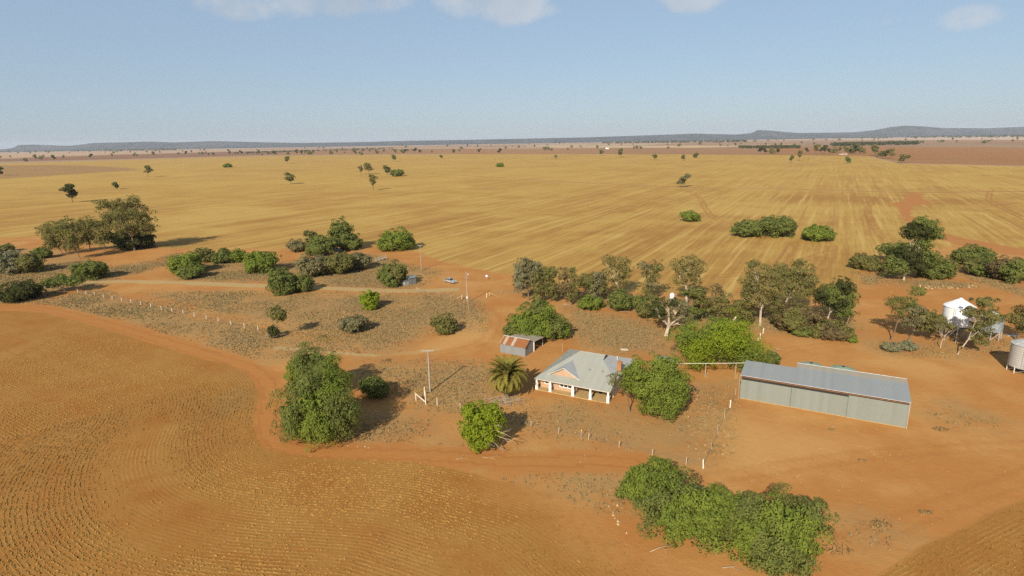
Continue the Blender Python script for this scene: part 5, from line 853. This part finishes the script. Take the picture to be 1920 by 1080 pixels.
for x, y in ((48, 303), (66, 300), (101, 301), (119, 298), (171, 297), (211, 294), (254, 292), (289, 293), (335, 290), (349, 291), (374, 291), (379, 290), (400, 292), (430, 290), (452, 290), (484, 291), (511, 291), (540, 290), (557, 290), (566, 290), (572, 289), (581, 290), (588, 289), (621, 289), (632, 287), (664, 285), (678, 291), (693, 284), (705, 284), (742, 288), (755, 287), (760, 287), (779, 286), (787, 288), (898, 287), (937, 289), (1021, 281), (1028, 281), (1201, 281), (1273, 275), (1425, 288), (1433, 289), (1447, 288), (1458, 289), (1512, 287), (1641, 292), (1650, 295), (1660, 298), (1671, 297)): far_tree(x, y, 2.3, 'small gum tree along the far edge of the harvested paddock', 'trees along the far paddock edge')
for x, y in ((1546, 288), (1553, 288), (1563, 287), (1574, 286), (1585, 285), (1592, 288), (1599, 287), (1604, 288), (1611, 288), (1617, 288), (1540, 287), (1530, 288)): far_tree(x, y, 2.2, 'dark tree sheltering the far farmstead on the right', 'trees round the far farmstead')
q = G(1581, 290); fb = empty('far_farmhouse', tuple(q), .3, label='tiny far farmhouse among trees at the paddock edge', cat='house'); MB().box(-9, -5, 0, 9, 5, 3.2).build('wall', M['cream'], fb); MB().prism([(-9.6, -5.6, 3.2), (-9.6, 5.6, 3.2), (-9.6, 0, 6)], (19.2, 0, 0)).build('roof', M['rusty'], fb); MB().box(-2, -5.08, .1, 0, -5.003, 2.3).build('door', M['dark'], fb)
for x, y, lb in ((1138, 279.5, 'tiny white shed on the far brown paddock'), (1800, 258.6, 'tiny pale shed under the right hills'), (1836, 258.0, 'second tiny pale shed under the right hills')):
    q = G(x, y); fb = empty('far_shed', tuple(q), .2, label=lb, cat='shed'); MB().box(-9, -6, 0, 9, 6, 5).build('wall', M['silo_white'], fb); MB().prism([(-9.4, -6.4, 5), (-9.4, 6.4, 5), (-9.4, 0, 7.5)], (18.8, 0, 0)).build('roof', M['silo_white'], fb)
for i in range(250):
    x = rt.uniform(-40, 1960); dy = 3.2 + 17 * rt.random() ** 1.7; y = hl(x) + dy
    far_tree(x, y, rt.uniform(.8, 1.4) * max(1.5, 50 * FPX / dy / 2700), '%s gum tree scattered over the %s plain' % ('tiny far off' if dy < 8 else 'small dark', 'left' if x < 500 else 'middle left' if x < 960 else 'middle right' if x < 1450 else 'right') + (' under the hills' if dy < 8 else ' beyond the harvested paddock'), 'trees scattered over the far plain')
def wood(label, x0, x1, y0, y1, n, seed, size=9.):
    r = np.random.RandomState(seed); VV = []; o_ = G((x0 + x1) / 2, (y0 + y1) / 2); pos = []; nor = []; 
    for _ in range(n):
        x = r.uniform(x0, x1); y = (y0 + (y1 - y0) * (x - x0) / (x1 - x0)) + r.uniform(-1.2, 1.2); q = G(x, y) - o_; k = 16; d_ = rdir(r, k); pos.append(q + np.array([0, 0, size * .6]) + d_ * np.array([size * .6, size * .6, size * .42]) * r.uniform(.8, 1.2)); nor.append(d_)
    V, Fq, tt = cards(np.concatenate(pos), np.concatenate(nor), r, size * .55, size * .45, 0, .5); tag(link(bpy.data.objects.new('far_woodland', np_mesh('far_woodland', V, Fq, attrs={'tint': tt}, mats=[LEAF['dark']]))), label, 'woodland', kind='stuff').location = o_
wood('dark belt of far trees under the left hills', -60, 330, 285.5, 281.0, 420, 1, 24.); wood('thin dark tree belt crossing the plain left of centre', 440, 740, 288.0, 278.5, 260, 2, 9.); wood('long pale tree belt on the plain right of centre', 1130, 1400, 268.5, 266.0, 240, 3, 22.); wood('dark wood beyond the red paddock', 1386, 1500, 277.5, 277.5, 150, 4, 11.); wood('second dark wood behind the far farmstead', 1560, 1720, 273.5, 270.5, 170, 5, 16.); wood('far tree belt left of the lone hill', 1090, 1380, 263.0, 260.5, 160, 6, 22.); wood('far tree belt below the right hills', 1560, 1920, 259.5, 256.5, 220, 7, 24.); wood('far scattered trees band on the left plain', 480, 960, 274.5, 268.5, 160, 8, 16.)
# ------------------------------------------------------------------ haze over the plain
hm = bpy.data.materials.new('dry_air_haze'); hm.use_nodes = True; t = NT(hm.node_tree); t.n.clear(); pv = t.new('ShaderNodeVolumePrincipled'); pv.inputs['Color'].default_value = (.84, .90, 1.0, 1); pv.inputs['Density'].default_value = 3.0e-5; pv.inputs['Anisotropy'].default_value = .0
o = t.new('ShaderNodeOutputMaterial'); t.l.new(pv.outputs[0], o.inputs['Volume'])
hz = MB().box(-29000, -29000, -1.5, 29000, 29000, 330).build('haze', hm); tag(hz, kind='stuff')
